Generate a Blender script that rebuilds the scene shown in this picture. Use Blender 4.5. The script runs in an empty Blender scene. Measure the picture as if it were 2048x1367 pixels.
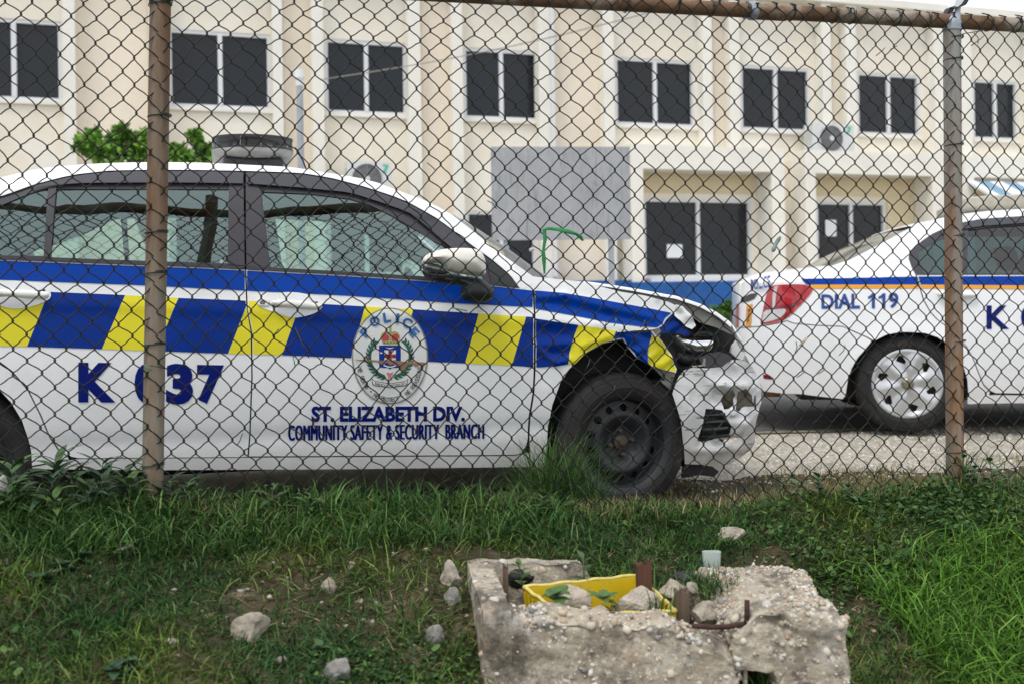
import bpy, bmesh, math, random
import numpy as np
from mathutils import Vector, Matrix, noise
from mathutils.geometry import delaunay_2d_cdt
R = math.radians
random.seed(7); rng = np.random.default_rng(7)
scene = bpy.context.scene
COL = scene.collection

# ------------------------------------------------------------ camera, sky, sun, exposure
CAMZ = 0.9
FPX = 35.0/36.0*2048           # focal length in photograph pixels (2048 wide)
ROLL = 0.015
HB = -93.5                     # horizon row relative to the middle of the photograph
cd = bpy.data.cameras.new('camera'); cam = bpy.data.objects.new('camera', cd); COL.objects.link(cam)
cd.lens = 35; cd.sensor_width = 36; cd.clip_end = 3000; cd.clip_start = 0.05
cd.shift_x = -HB*math.sin(ROLL)/2048; cd.shift_y = HB*math.cos(ROLL)/2048
cam.matrix_world = Matrix.Translation((0, 0, CAMZ)) @ Matrix.Rotation(R(90), 4, 'X') @ Matrix.Rotation(-ROLL, 4, 'Z')
cd.dof.use_dof = True; cd.dof.focus_distance = 3.75; cd.dof.aperture_fstop = 3.0
scene.camera = cam

world = bpy.data.worlds.new('World'); scene.world = world; world.use_nodes = True
wn = world.node_tree; wn.nodes.clear()
SUN_EL, SUN_AZ = 62, 215       # high sun behind thin cloud, behind the camera's left shoulder
sky = wn.nodes.new('ShaderNodeTexSky'); sky.sky_type = 'NISHITA'; sky.sun_disc = False
sky.sun_elevation = R(SUN_EL); sky.sun_rotation = R(SUN_AZ); sky.air_density = 1.0; sky.dust_density = 4.0
mixn = wn.nodes.new('ShaderNodeMix'); mixn.data_type = 'RGBA'; mixn.inputs[0].default_value = 0.82
ng = wn.nodes.new('ShaderNodeTexNoise'); ng.inputs['Scale'].default_value = 1.6; ng.inputs['Detail'].default_value = 5
tcw = wn.nodes.new('ShaderNodeTexCoord'); wn.links.new(tcw.outputs['Generated'], ng.inputs['Vector'])
rampw = wn.nodes.new('ShaderNodeValToRGB'); wn.links.new(ng.outputs['Fac'], rampw.inputs[0])
rampw.color_ramp.elements[0].color = (8.6, 9.1, 10.0, 1); rampw.color_ramp.elements[1].color = (11.5, 11.6, 11.8, 1)
rampw.color_ramp.elements[0].position = .35; rampw.color_ramp.elements[1].position = .68
wn.links.new(sky.outputs[0], mixn.inputs[6]); wn.links.new(rampw.outputs[0], mixn.inputs[7])
bg = wn.nodes.new('ShaderNodeBackground'); bg.inputs[1].default_value = 0.1
wo = wn.nodes.new('ShaderNodeOutputWorld')
wn.links.new(mixn.outputs[2], bg.inputs[0]); wn.links.new(bg.outputs[0], wo.inputs[0])
sl = bpy.data.lights.new('sun', 'SUN'); sl.energy = 1.3; sl.angle = R(18); sl.color = (1, .965, .9)
so = bpy.data.objects.new('sun', sl); COL.objects.link(so)
el, az = R(SUN_EL), R(SUN_AZ)
sdir = Vector((math.sin(az)*math.cos(el), math.cos(az)*math.cos(el), math.sin(el)))
so.rotation_euler = sdir.to_track_quat('Z', 'Y').to_euler(); so.location = (0, -3, 12)
vs = scene.view_settings; vs.view_transform = 'Standard'; vs.look = 'None'; vs.exposure = 0.5; vs.gamma = 1; vs.use_curve_mapping = False

# ------------------------------------------------------------ photograph pixel -> ray
def ray(u, v):
    du, dv = u-1024, v-683.5
    a = du*math.cos(ROLL)-dv*math.sin(ROLL); b = du*math.sin(ROLL)+dv*math.cos(ROLL)
    return Vector((a/FPX, 1.0, -(b-HB)/FPX))
CAM = Vector((0, 0, CAMZ))
def at_depth(u, v, D):
    return CAM+ray(u, v)*D
def at_z(u, v, z):
    r = ray(u, v); return CAM+r*((z-CAMZ)/r.z)

# ------------------------------------------------------------ scene helpers
ORG = {}
def props(o, label=None, cat=None, group=None, kind=None):
    if label: o['label'] = label
    if cat: o['category'] = cat
    if group: o['group'] = group
    if kind: o['kind'] = kind
    return o
def thing(name, loc, label, cat, group=None):
    o = bpy.data.objects.new(name, None); COL.objects.link(o); o.location = loc
    o.empty_display_size = .1
    ORG[o.name] = Vector(loc); return props(o, label, cat, group)
def mk(name, verts, faces, mat, parent=None, smooth=False, sharp=None, loc=None):
    """one mesh object; verts are world coordinates"""
    org = ORG[parent.name] if parent is not None else (Vector(loc) if loc is not None else Vector((0, 0, 0)))
    me = bpy.data.meshes.new(name)
    V = np.asarray([tuple(v) for v in verts] if not isinstance(verts, np.ndarray) else verts, dtype=float)-np.array(org)
    me.from_pydata(V.tolist(), [], [tuple(f) for f in faces])
    for m in (mat if isinstance(mat, (list, tuple)) else [mat]): me.materials.append(m)
    if smooth:
        me.polygons.foreach_set('use_smooth', [True]*len(me.polygons))
        if sharp: me.set_sharp_from_angle(angle=R(sharp))
    me.update()
    o = bpy.data.objects.new(name, me); COL.objects.link(o)
    if parent is not None:
        o.parent = parent
    else:
        o.location = org
    ORG[o.name] = org
    return o
def fix_normals(o):
    bm = bmesh.new(); bm.from_mesh(o.data); bmesh.ops.recalc_face_normals(bm, faces=bm.faces); bm.to_mesh(o.data); bm.free()
    return o
def copy_obj(o, parent=None, name=None):
    c = o.copy(); COL.objects.link(c); c.parent = parent; return c

class MB:
    """collects primitives into one mesh (world coordinates)"""
    def __init__(s): s.v = []; s.f = []
    def add(s, vs_, fs):
        n = len(s.v); s.v += [tuple(p) for p in vs_]; s.f += [tuple(i+n for i in f) for f in fs]; return s
    def box(s, fn, a0, a1, b0, b1, c0, c1):
        p = [fn(a, b, c) for a in (a0, a1) for b in (b0, b1) for c in (c0, c1)]
        return s.add(p, [(0, 1, 3, 2), (4, 6, 7, 5), (0, 4, 5, 1), (2, 3, 7, 6), (0, 2, 6, 4), (1, 5, 7, 3)])
    def tube(s, pts, r, n=8, cap=True):
        pts = [Vector(p) for p in pts]; rs = r if isinstance(r, (list, tuple)) else [r]*len(pts)
        up = Vector((0, 0, 1)); base = len(s.v); prev = None
        for i, p in enumerate(pts):
            d = (pts[min(i+1, len(pts)-1)]-pts[max(i-1, 0)]).normalized()
            if prev is None:
                x = d.cross(up);
                if x.length < .05: x = d.cross(Vector((1, 0, 0)))
            else:
                x = prev-d*prev.dot(d)
                if x.length < 1e-4: x = d.orthogonal()
            x.normalize(); prev = x; y = d.cross(x)
            for k in range(n):
                a = 2*math.pi*k/n; s.v.append(tuple(p+(x*math.cos(a)+y*math.sin(a))*rs[i]))
        for i in range(len(pts)-1):
            for k in range(n):
                a = base+i*n+k; b = base+i*n+(k+1) % n
                s.f.append((a, b, b+n, a+n))
        if cap:
            s.f.append(tuple(base+k for k in range(n))[::-1]); s.f.append(tuple(base+(len(pts)-1)*n+k for k in range(n)))
        return s
    def lathe(s, fn, prof, n=48, close=False):
        """prof: list of (r, h); fn(x, y, h) -> world"""
        base = len(s.v); m = len(prof)
        for k in range(n):
            a = 2*math.pi*k/n
            for (r, h) in prof: s.v.append(tuple(fn(r*math.cos(a), r*math.sin(a), h)))
        for k in range(n):
            k2 = (k+1) % n
            for i in range(m-1 if not close else m):
                j = (i+1) % m
                s.f.append((base+k*m+i, base+k2*m+i, base+k2*m+j, base+k*m+j))
        return s
    def build(s, name, mat, parent=None, smooth=False, sharp=None, loc=None):
        o = mk(name, s.v, s.f, mat, parent, smooth, sharp, loc); return fix_normals(o)

# ------------------------------------------------------------ materials
def pm(name, col, rough=.5, metal=0., var=.0, scale=6., col2=None, bump=0., bscale=60., coat=0., spec=.5, detail=6., lo=.35, hi=.65, stretch=None):
    m = bpy.data.materials.new(name); m.use_nodes = True; nt = m.node_tree; b = nt.nodes['Principled BSDF']
    b.inputs['Base Color'].default_value = (*col, 1); b.inputs['Roughness'].default_value = rough; b.inputs['Metallic'].default_value = metal
    b.inputs['Coat Weight'].default_value = coat; b.inputs['Coat Roughness'].default_value = .04; b.inputs['Specular IOR Level'].default_value = spec
    tc = nt.nodes.new('ShaderNodeTexCoord'); vec = tc.outputs['Object']
    if stretch:
        mp = nt.nodes.new('ShaderNodeMapping'); mp.inputs['Scale'].default_value = stretch; nt.links.new(vec, mp.inputs[0]); vec = mp.outputs[0]
    if var or col2:
        c2 = col2 if col2 else tuple(max(0, c*(1-var)) for c in col)
        n = nt.nodes.new('ShaderNodeTexNoise'); n.inputs['Scale'].default_value = scale; n.inputs['Detail'].default_value = detail; n.inputs['Roughness'].default_value = .65
        nt.links.new(vec, n.inputs['Vector'])
        r = nt.nodes.new('ShaderNodeValToRGB'); r.color_ramp.elements[0].position = lo; r.color_ramp.elements[1].position = hi
        r.color_ramp.elements[0].color = (*c2, 1); r.color_ramp.elements[1].color = (*col, 1)
        nt.links.new(n.outputs['Fac'], r.inputs[0]); nt.links.new(r.outputs[0], b.inputs['Base Color'])
        m['ramp'] = r.name
    if bump:
        n2 = nt.nodes.new('ShaderNodeTexNoise'); n2.inputs['Scale'].default_value = bscale; n2.inputs['Detail'].default_value = 5
        nt.links.new(vec, n2.inputs['Vector'])
        bp = nt.nodes.new('ShaderNodeBump'); bp.inputs['Strength'].default_value = bump; bp.inputs['Distance'].default_value = .01
        nt.links.new(n2.outputs['Fac'], bp.inputs['Height']); nt.links.new(bp.outputs[0], b.inputs['Normal'])
    return m
def layer(m, col, scale, lo, hi, detail=8, stretch=None, amount=1.0, rough=None):
    """lay a second noise-shaped colour (stain, dirt, rust) over the base colour of m"""
    nt = m.node_tree; b = nt.nodes['Principled BSDF']; inp = b.inputs['Base Color']
    tc = nt.nodes.new('ShaderNodeTexCoord'); vec = tc.outputs['Object']
    mp = nt.nodes.new('ShaderNodeMapping'); mp.inputs['Scale'].default_value = stretch or (1, 1, 1); mp.inputs['Location'].default_value = (random.random()*9, random.random()*9, 0)
    nt.links.new(vec, mp.inputs[0])
    n = nt.nodes.new('ShaderNodeTexNoise'); n.inputs['Scale'].default_value = scale; n.inputs['Detail'].default_value = detail; n.inputs['Roughness'].default_value = .68
    nt.links.new(mp.outputs[0], n.inputs['Vector'])
    mr = nt.nodes.new('ShaderNodeMapRange'); mr.inputs[1].default_value = lo; mr.inputs[2].default_value = hi; mr.inputs[4].default_value = amount
    nt.links.new(n.outputs['Fac'], mr.inputs[0])
    mx = nt.nodes.new('ShaderNodeMix'); mx.data_type = 'RGBA'; mx.inputs[7].default_value = (*col, 1)
    nt.links.new(mr.outputs[0], mx.inputs[0])
    if inp.is_linked:
        nt.links.new(inp.links[0].from_socket, mx.inputs[6])
    else:
        mx.inputs[6].default_value = inp.default_value
    nt.links.new(mx.outputs[2], inp)
    return m
def attr_mat(name, rough=.55, trans=.25, spec=.35):
    """leaf material: colour per blade from the mesh attribute 'Col', some light passing through"""
    m = bpy.data.materials.new(name); m.use_nodes = True; nt = m.node_tree; b = nt.nodes['Principled BSDF']
    a = nt.nodes.new('ShaderNodeAttribute'); a.attribute_name = 'Col'
    nt.links.new(a.outputs['Color'], b.inputs['Base Color']); b.inputs['Roughness'].default_value = rough; b.inputs['Specular IOR Level'].default_value = spec
    t = nt.nodes.new('ShaderNodeBsdfTranslucent'); nt.links.new(a.outputs['Color'], t.inputs['Color'])
    ms = nt.nodes.new('ShaderNodeMixShader'); ms.inputs[0].default_value = trans
    nt.links.new(b.outputs[0], ms.inputs[1]); nt.links.new(t.outputs[0], ms.inputs[2])
    nt.links.new(ms.outputs[0], nt.nodes['Material Output'].inputs['Surface'])
    return m
def glass_mat(name, tint, refl_ior=1.5, rough=.01, tintr=(1, 1, 1)):
    """thin pane: tinted see-through plus a fresnel mirror on top"""
    m = bpy.data.materials.new(name); m.use_nodes = True; nt = m.node_tree; nt.nodes.remove(nt.nodes['Principled BSDF'])
    t = nt.nodes.new('ShaderNodeBsdfTransparent'); t.inputs[0].default_value = (*tint, 1)
    g = nt.nodes.new('ShaderNodeBsdfGlossy'); g.inputs['Roughness'].default_value = rough; g.inputs['Color'].default_value = (*tintr, 1)
    f = nt.nodes.new('ShaderNodeFresnel'); f.inputs[0].default_value = refl_ior
    ms = nt.nodes.new('ShaderNodeMixShader'); nt.links.new(f.outputs[0], ms.inputs[0]); nt.links.new(t.outputs[0], ms.inputs[1]); nt.links.new(g.outputs[0], ms.inputs[2])
    nt.links.new(ms.outputs[0], nt.nodes['Material Output'].inputs['Surface'])
    return m

# ------------------------------------------------------------ upright frames (a facade, a fence or a car's side)
class Frame:
    """a vertical reference plane: x along it, q out of it towards the camera, z up"""
    def __init__(s, u, D, deg, F=None, z=None, X=None):
        s.th = R(deg); s.e = Vector((math.cos(s.th), math.sin(s.th), 0)); s.n = Vector((math.sin(s.th), -math.cos(s.th), 0))
        s.P = Vector((ray(u, 590).x*D if X is None else X, D, 0)); s.F = F or (lambda x, z: 0.0)
    def w(s, x, q, z):
        return s.P+s.e*x+s.n*q+Vector((0, 0, z))
    def plane(s, u, v, q=0.):
        r = ray(u, v); d0 = (s.P-CAM).dot(s.n)+q; k = d0/r.dot(s.n); p = CAM+r*k; rel = p-s.P
        return rel.dot(s.e), p.z
    def hit(s, u, v, off=0.):
        q = 0.
        for i in range(14):
            x, z = s.plane(u, v, q+off); q = .5*q+.5*s.F(x, z) if i > 6 else s.F(x, z)
        return x, z
    def px(s, u, v, off=0.):
        x, z = s.hit(u, v, off); return s.w(x, s.F(x, z)+off, z)
    def on(s, x, z, off=0.):
        return s.w(x, s.F(x, z)+off, z)
def inside(p, poly):
    x, y = p; c = False; n = len(poly); j = n-1
    for i in range(n):
        xi, yi = poly[i]; xj, yj = poly[j]
        if (yi > y) != (yj > y) and x < (xj-xi)*(y-yi)/(yj-yi)+xi: c = not c
        j = i
    return c
def inside_np(P, poly):
    x, y = P[:, 0], P[:, 1]; c = np.zeros(len(P), bool); n = len(poly); j = n-1
    for i in range(n):
        xi, yi = poly[i]; xj, yj = poly[j]
        if yi != yj: c ^= ((yi > y) != (yj > y)) & (x < (xj-xi)*(y-yi)/(yj-yi)+xi)
        j = i
    return c
def resample(poly, res, closed=True):
    out = []; n = len(poly)
    for i in range(n if closed else n-1):
        a = poly[i]; b = poly[(i+1) % n]; L = math.hypot(b[0]-a[0], b[1]-a[1]); k = max(1, int(math.ceil(L/res)))
        for t in range(k): out.append((a[0]+(b[0]-a[0])*t/k, a[1]+(b[1]-a[1])*t/k))
    if not closed: out.append(poly[-1])
    return out
def smooth_poly(pts, it=1, closed=False):
    """round a traced line by corner cutting"""
    for _ in range(it):
        q = []; n = len(pts)
        if not closed: q.append(pts[0])
        for i in range(n if closed else n-1):
            a, b = pts[i], pts[(i+1) % n]
            q += [(a[0]*.75+b[0]*.25, a[1]*.75+b[1]*.25), (a[0]*.25+b[0]*.75, a[1]*.25+b[1]*.75)]
        if not closed: q.append(pts[-1])
        pts = q
    return pts
def seg_dist(P, poly):
    """distance of points P (n,2) to the closed polygon line"""
    d = np.full(len(P), 1e9); n = len(poly)
    for i in range(n):
        a = np.array(poly[i]); b = np.array(poly[(i+1) % n]); ab = b-a; L = (ab*ab).sum()
        if L < 1e-12: continue
        t = np.clip(((P-a)@ab)/L, 0, 1); d = np.minimum(d, np.hypot(*(P-(a+t[:, None]*ab)).T))
    return d
def tri2d(poly, res, holes=()):
    """triangulate a 2D outline with inner points spaced res; returns points, triangles"""
    ol = resample(poly, res); hs = [resample(h, res) for h in holes]
    pts = list(ol); edges = [(i, (i+1) % len(ol)) for i in range(len(ol))]
    for h in hs:
        n = len(pts); pts += h; edges += [(n+i, n+(i+1) % len(h)) for i in range(len(h))]
    A = np.array(ol); x0, z0 = A.min(0); x1, z1 = A.max(0)
    gx = np.arange(x0+res*.5, x1, res); gz = np.arange(z0+res*.5, z1, res)
    if len(gx) and len(gz):
        G = np.array([(a+(.25*res if j % 2 else -.25*res), b) for j, b in enumerate(gz) for a in gx])
        G = G[inside_np(G, ol)]
        for h in hs: G = G[~inside_np(G, h)] if len(G) else G
        if len(G): G = G[seg_dist(G, ol) > res*.45]
        for h in hs:
            if len(G): G = G[seg_dist(G, h) > res*.45]
        pts += [tuple(g) for g in G]
    r = delaunay_2d_cdt([Vector(p) for p in pts], edges, [], 1, 1e-6)
    V = [(v.x, v.y) for v in r[0]]; T = []
    cs = np.array([np.mean([V[i] for i in f], axis=0) for f in r[2]]) if r[2] else np.zeros((0, 2))
    if len(cs):
        ok = inside_np(cs, ol)
        for h in hs: ok &= ~inside_np(cs, h)
        T = [tuple(f) for f, k in zip(r[2], ok) if k]
    return V, T
def sheet(fr, poly, res, off=0., thick=0., holes=(), qf=None):
    """a panel lying on the frame's surface; poly in (x, z)"""
    V, T = tri2d(poly, res, holes)
    f = qf if qf else (lambda x, z: fr.F(x, z)+off)
    P = [fr.w(x, f(x, z), z) for x, z in V]
    # outward orientation
    T2 = []
    for t in T:
        n = (P[t[1]]-P[t[0]]).cross(P[t[2]]-P[t[0]])
        T2.append(t if n.dot(fr.n) >= 0 else t[::-1])
    if not thick: return P, T2
    n = len(P); P2 = P+[p-fr.n*thick for p in P]; F2 = T2+[tuple(i+n for i in t[::-1]) for t in T2]
    ec = {}
    for t in T2:
        for i in range(3):
            a, b = t[i], t[(i+1) % 3]; ec[(a, b)] = ec.get((a, b), 0)+1
    for (a, b) in ec:
        if (b, a) not in ec: F2.append((b, a, a+n, b+n))
    return P2, F2
def panel(name, fr, px, mat, parent, res=.04, off=0., thick=0., holes=(), qf=None, smooth=True, sharp=35, curve=0, raw=False):
    """panel traced in photograph pixels"""
    poly = px if raw else [fr.hit(u, v, off) for u, v in px]
    if curve: poly = smooth_poly(poly, curve, True)
    hs = [h if raw else [fr.hit(u, v, off) for u, v in h] for h in holes]
    P, T = sheet(fr, poly, res, off, thick, hs, qf)
    return mk(name, P, T, mat, parent, smooth, sharp)
def pillow(name, fr, px, mat, parent, q0, hf, hb, rad, res=.015, raw=False, q=None, curve=1, taper=None):
    """a rounded solid whose outline is traced; swells hf towards the camera and hb away from it"""
    poly = px if raw else [fr.plane(u, v, q0) for u, v in px]
    if curve: poly = smooth_poly(poly, curve, True)
    V, T = tri2d(poly, res); A = np.array(V); d = seg_dist(A, resample(poly, res))
    k = np.clip(d/rad, 0, 1); s = np.sqrt(np.clip(1-(1-k)**2, 0, 1))
    P = []; Q = []
    for (x, z), a in zip(V, s):
        b = q0+(taper(x, z) if taper else 0)
        P.append(fr.w(x, b+hf*a, z)); Q.append(fr.w(x, b-hb*a, z))
    n = len(P); F2 = []
    for t in T:
        nn = (P[t[1]]-P[t[0]]).cross(P[t[2]]-P[t[0]]); t = t if nn.dot(fr.n) >= 0 else t[::-1]
        F2.append(t); F2.append(tuple(i+n for i in t[::-1]))
    o = mk(name, P+Q, F2, mat, parent, True)
    bm = bmesh.new(); bm.from_mesh(o.data); bmesh.ops.remove_doubles(bm, verts=bm.verts, dist=1e-5); bm.to_mesh(o.data); bm.free()
    o.data.polygons.foreach_set('use_smooth', [True]*len(o.data.polygons)); o.data.set_sharp_from_angle(angle=R(60))
    return o
def text_mesh(body, bold=.0, spacing=1.0):
    cu = bpy.data.curves.new('lettering', 'FONT'); cu.body = body; cu.offset = bold; cu.space_character = spacing; cu.resolution_u = 4
    ob = bpy.data.objects.new('lettering', cu); COL.objects.link(ob)
    dg = bpy.context.evaluated_depsgraph_get(); dg.update()
    me = bpy.data.meshes.new_from_object(ob.evaluated_get(dg))
    V = [(v.co.x, v.co.y) for v in me.vertices]; F_ = [tuple(p.vertices) for p in me.polygons]
    bpy.data.objects.remove(ob); bpy.data.curves.remove(cu); bpy.data.meshes.remove(me)
    A = np.array(V); return V, F_, A.min(0), A.max(0)
def text_on(name, fr, body, quad, mat, parent, off=.003, bold=.02, spacing=1.0, slices=()):
    """lettering stretched over a traced quad TL, TR, BR, BL (photograph pixels)"""
    V, F_, lo, hi = text_mesh(body, bold, spacing)
    P = []
    for x, y in V:
        s = (x-lo[0])/(hi[0]-lo[0]); t = (y-lo[1])/(hi[1]-lo[1])
        top = (quad[0][0]+(quad[1][0]-quad[0][0])*s, quad[0][1]+(quad[1][1]-quad[0][1])*s)
        bot = (quad[3][0]+(quad[2][0]-quad[3][0])*s, quad[3][1]+(quad[2][1]-quad[3][1])*s)
        P.append(fr.px(bot[0]+(top[0]-bot[0])*t, bot[1]+(top[1]-bot[1])*t, off))
    F2 = []
    for f in F_:
        nn = (P[f[1]]-P[f[0]]).cross(P[f[2]]-P[f[0]]); F2.append(f if nn.dot(fr.n) >= 0 else f[::-1])
    return mk(name, P, F2, mat, parent)
def lerp_line(pts, u):
    """piecewise linear value of a traced line at column u"""
    if u <= pts[0][0]: a, b = pts[0], pts[1]
    elif u >= pts[-1][0]: a, b = pts[-2], pts[-1]
    else:
        for i in range(len(pts)-1):
            if pts[i][0] <= u <= pts[i+1][0]: a, b = pts[i], pts[i+1]; break
    return a[1]+(b[1]-a[1])*(u-a[0])/(b[0]-a[0]) if b[0] != a[0] else a[1]
def sstep(a, b, x):
    t = min(1, max(0, (x-a)/(b-a))); return t*t*(3-2*t)
# ============================================================ GROUND
FEN = Frame(0, 3.81, 13.5, X=1.69)           # fence line; x = 0 at the galvanised post, -2.89 at the wooden-looking one
def zfence(t):
    return np.interp(t, [-12, -3.6, -2.89, -1.8, -1.5, -1.0, 0, 1, 12], [.30, .28, .245, .19, .145, .125, .145, .14, .12])
def _g2(u, v, z=.10): p = at_z(u, v, z); return Vector((p.x, p.y, 0))
KFL, KFR, KBL = _g2(964, 1225), _g2(1702, 1240), _g2(927, 1113); KBR = Vector((.80, 2.95, 0))     # outer corners of the concrete pit
def pit_sr(X, Y):
    ex, ey = KFR-KFL, KBL-KFL; det = ex.x*ey.y-ex.y*ey.x; dx, dy = X-KFL.x, Y-KFL.y
    return (dx*ey.y-dy*ey.x)/det, (ex.x*dy-ex.y*dx)/det
def snoise(x, y, f, seed=0.):
    """cheap smooth noise for arrays"""
    x = np.asarray(x, float); y = np.asarray(y, float)
    return (np.sin(x*f*1.3+1.7*np.sin(y*f*.9+seed)+seed)*.5+np.sin(y*f*1.7+1.3*np.sin(x*f*1.1+2*seed)+3.1)*.3+np.sin((x+y)*f*2.9+seed*1.7)*.2)
def terrain(t, q):
    t = np.asarray(t, float); q = np.asarray(q, float); zf = zfence(t)
    far = zf*np.clip(1-(-q)/.8, 0, 1)**1.6
    qq = np.maximum(q-.10, 0)
    slope = .36*np.where(qq < 2.0, qq, 2.0+.25*(1-np.exp(-(qq-2.0))))
    near = zf-slope
    z = np.where(q < 0, far, near)
    k = np.clip((q+.85)/.3, 0, 1)*np.clip((6-np.abs(t+1))/2, 0, 1)
    z = z+k*(.020*snoise(t, q, 3.1, 1.)+.010*snoise(t, q, 9., 2.)+.005*snoise(t, q, 23., 4.))
    # eroded hollow under the lip beside the concrete box, and the pit inside it
    hx, hq = FX(at_z(885, 1090, .10)); z = z-.15*np.exp(-(((t-hx)/.12)**2+((q-hq-.01)/.045)**2))
    s, r = pit_sr(FEN.P.x+FEN.e.x*t+FEN.n.x*q, FEN.P.y+FEN.e.y*t+FEN.n.y*q)
    k = np.clip((s-.03)/.03, 0, 1)*np.clip((.80-s)/.05, 0, 1)*np.clip((r+.10)/.04, 0, 1)*np.clip((np.where(s > .45, .60, .95)-r)/.05, 0, 1)
    z = z*(1-k)+k*np.minimum(z, -.10)
    return z-.004
def FX(p):
    r = Vector((p[0], p[1], 0))-FEN.P; return r.dot(FEN.e), r.dot(FEN.n)
def FXa(X, Y):
    dx, dy = X-FEN.P.x, Y-FEN.P.y
    return dx*FEN.e.x+dy*FEN.e.y, dx*FEN.n.x+dy*FEN.n.y
def ground_z(p):
    t, q = FX(p); return float(terrain(t, q))
def on_ground(u, v):
    """the point of the bank seen at a photograph pixel"""
    r = ray(u, v); lo, hi = 1.2, 30.
    for _ in range(60):
        m = (lo+hi)/2; p = CAM+r*m
        if p.z > ground_z(p): lo = m
        else: hi = m
    return CAM+r*lo
def nu(*segs):
    a = [segs[0][0]]
    for (s, e, st) in segs:
        n = max(1, int(round((e-s)/st))); a += [s+(e-s)*(i+1)/n for i in range(n)]
    return np.array(a)
T_ = nu((-400, -60, 85), (-60, -12, 8), (-12, -4.2, .4), (-4.2, 2.4, .03), (2.4, 12, .4), (12, 60, 8), (60, 400, 85))
Q_ = nu((-600, -60, 90), (-60, -10, 6), (-10, -1.2, .8), (-1.2, 2.3, .03), (2.3, 6, .3), (6, 30, 4))
TT, QQ = np.meshgrid(T_, Q_); ZZ = terrain(TT, QQ)
PX = FEN.P.x+FEN.e.x*TT+FEN.n.x*QQ; PY = FEN.P.y+FEN.e.y*TT+FEN.n.y*QQ
nt_, nq_ = len(T_), len(Q_)
I = np.arange(nt_*nq_).reshape(nq_, nt_)
quads = np.stack([I[:-1, :-1], I[:-1, 1:], I[1:, 1:], I[1:, :-1]], -1).reshape(-1, 4)
m_soil = pm('soil', (.105, .070, .044), .95, var=.6, scale=5, bump=.9, bscale=45, spec=.2)
layer(m_soil, (.27, .215, .15), 9, .54, .70); layer(m_soil, (.030, .036, .016), 3.2, .40, .58, amount=.9)
g = mk('ground', np.stack([PX, PY, ZZ], -1).reshape(-1, 3), quads.tolist(), m_soil, smooth=True); g['kind'] = 'structure'

e0 = at_z(1522, 866, 0); e1 = at_z(1733, 859, 0); rd = (e1-e0).normalized(); rn = Vector((-rd.y, rd.x, 0))
def rsheet(name, a0, a1, b0, b1, z, mat, nx=2, wob=0.):
    """a ground sheet along the road edge; wob frays the edge nearer the fence"""
    V = []; F_ = []
    for i in range(nx+1):
        s = a0+(a1-a0)*i/nx
        w_ = wob*(float(snoise(s, 0, 2.3, 5.))+.6*float(snoise(s, 1., 9., 6.)))
        for b in (b0+w_, b1): p = e0+rd*s+rn*b; V.append((p.x, p.y, z))
    for i in range(nx): F_.append((2*i, 2*i+2, 2*i+3, 2*i+1))
    o = mk(name, V, F_, mat); fix_normals(o); o['kind'] = 'structure'; return o
m_gravel = pm('limestone_gravel', (.50, .46, .39), .95, var=.30, scale=70, bump=1., bscale=160, spec=.2, detail=4)
layer(m_gravel, (.20, .17, .12), 34, .55, .66); layer(m_gravel, (.26, .23, .17), 11, .52, .64, amount=.7); layer(m_gravel, (.62, .59, .53), 48, .58, .66); layer(m_gravel, (.12, .13, .06), 2.4, .57, .70, amount=.75)
m_asph = pm('asphalt', (.085, .083, .082), .9, var=.35, scale=30, bump=.5, bscale=220, spec=.3)
layer(m_asph, (.16, .15, .14), 1.6, .5, .75)
m_edge = pm('road_edge_concrete', (.42, .37, .30), .95, var=.5, scale=18, bump=.6, bscale=90, spec=.2)
layer(m_edge, (.10, .11, .05), 4, .45, .62)
rsheet('gravel_verge', -9, 14, -1.42, 12, 0.0, m_gravel, 700, .13)
rsheet('road', -60, 60, 0.0, 4.6, .004, m_asph, 200, .015)
rsheet('road_edge_strip', -9, 14, -.05, .035, .008, m_edge, 300, .012)
rsheet('far_verge', -60, 60, 4.55, 60, .008, m_gravel)

# ============================================================ THE TWO-STOREY BUILDING
BF = Frame(1000, 16.73, 17.6)
m_wall = pm('cream_render', (.80, .74, .62), .9, var=.08, scale=1.3, spec=.2, bump=.15, bscale=30)
layer(m_wall, (.80, .77, .69), .9, .45, .62)
m_fin = pm('pale_render', (.80, .775, .70), .9, var=.08, scale=1.7, spec=.2, bump=.15, bscale=30)
m_rec = pm('peach_render', (.82, .73, .60), .9, var=.10, scale=1.2, spec=.2)
m_och = pm('ochre_render', (.70, .60, .40), .9, var=.10, scale=1.2, spec=.2)
for m in (m_wall, m_fin): layer(m, (.40, .36, .30), 2.2, .62, .80, stretch=(1, 1, .12), amount=.3)
m_alu = pm('white_aluminium', (.66, .67, .68), .45, spec=.5)
m_pane = pm('dark_window_glass', (.010, .013, .017), .06, spec=.32)
m_blue = pm('blue_wall_paint', (.018, .11, .36), .7, var=.3, scale=2.5, spec=.3)
layer(m_blue, (.30, .34, .42), 5, .68, .74, amount=.6)
m_dark = pm('dark_interior', (.012, .012, .013), .8)
m_paper = pm('paper', (.78, .80, .82), .8)
bt = lambda u, q=0., v=240: BF.plane(u, v, q)[0]
bz = lambda u, v, q=0.: BF.plane(u, v, q)[1]
WQ = -.22
ZT = bz(1000, 99, WQ); ZB = bz(1000, 240, WQ); ZP = bz(1640, 4, 0)
wins_px = [(-70, 126), (338, 543), (651, 815), (928, 1078), (1231, 1390), (1482, 1621), (1715, 1840), (1946, 2036), (2120, 2200)]
fins_px = [(-100, -74), (128, 152), (300, 336), (547, 567), (626, 649), (818, 843), (906, 927), (1079, 1104), (1209, 1230), (1407, 1426), (1461, 1481), (1646, 1664), (1694, 1714), (1870, 1890), (1925, 1945), (2060, 2078), (2098, 2116)]
ZL = bz(1400, 292, .3)        # top of the projecting lower storey
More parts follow.
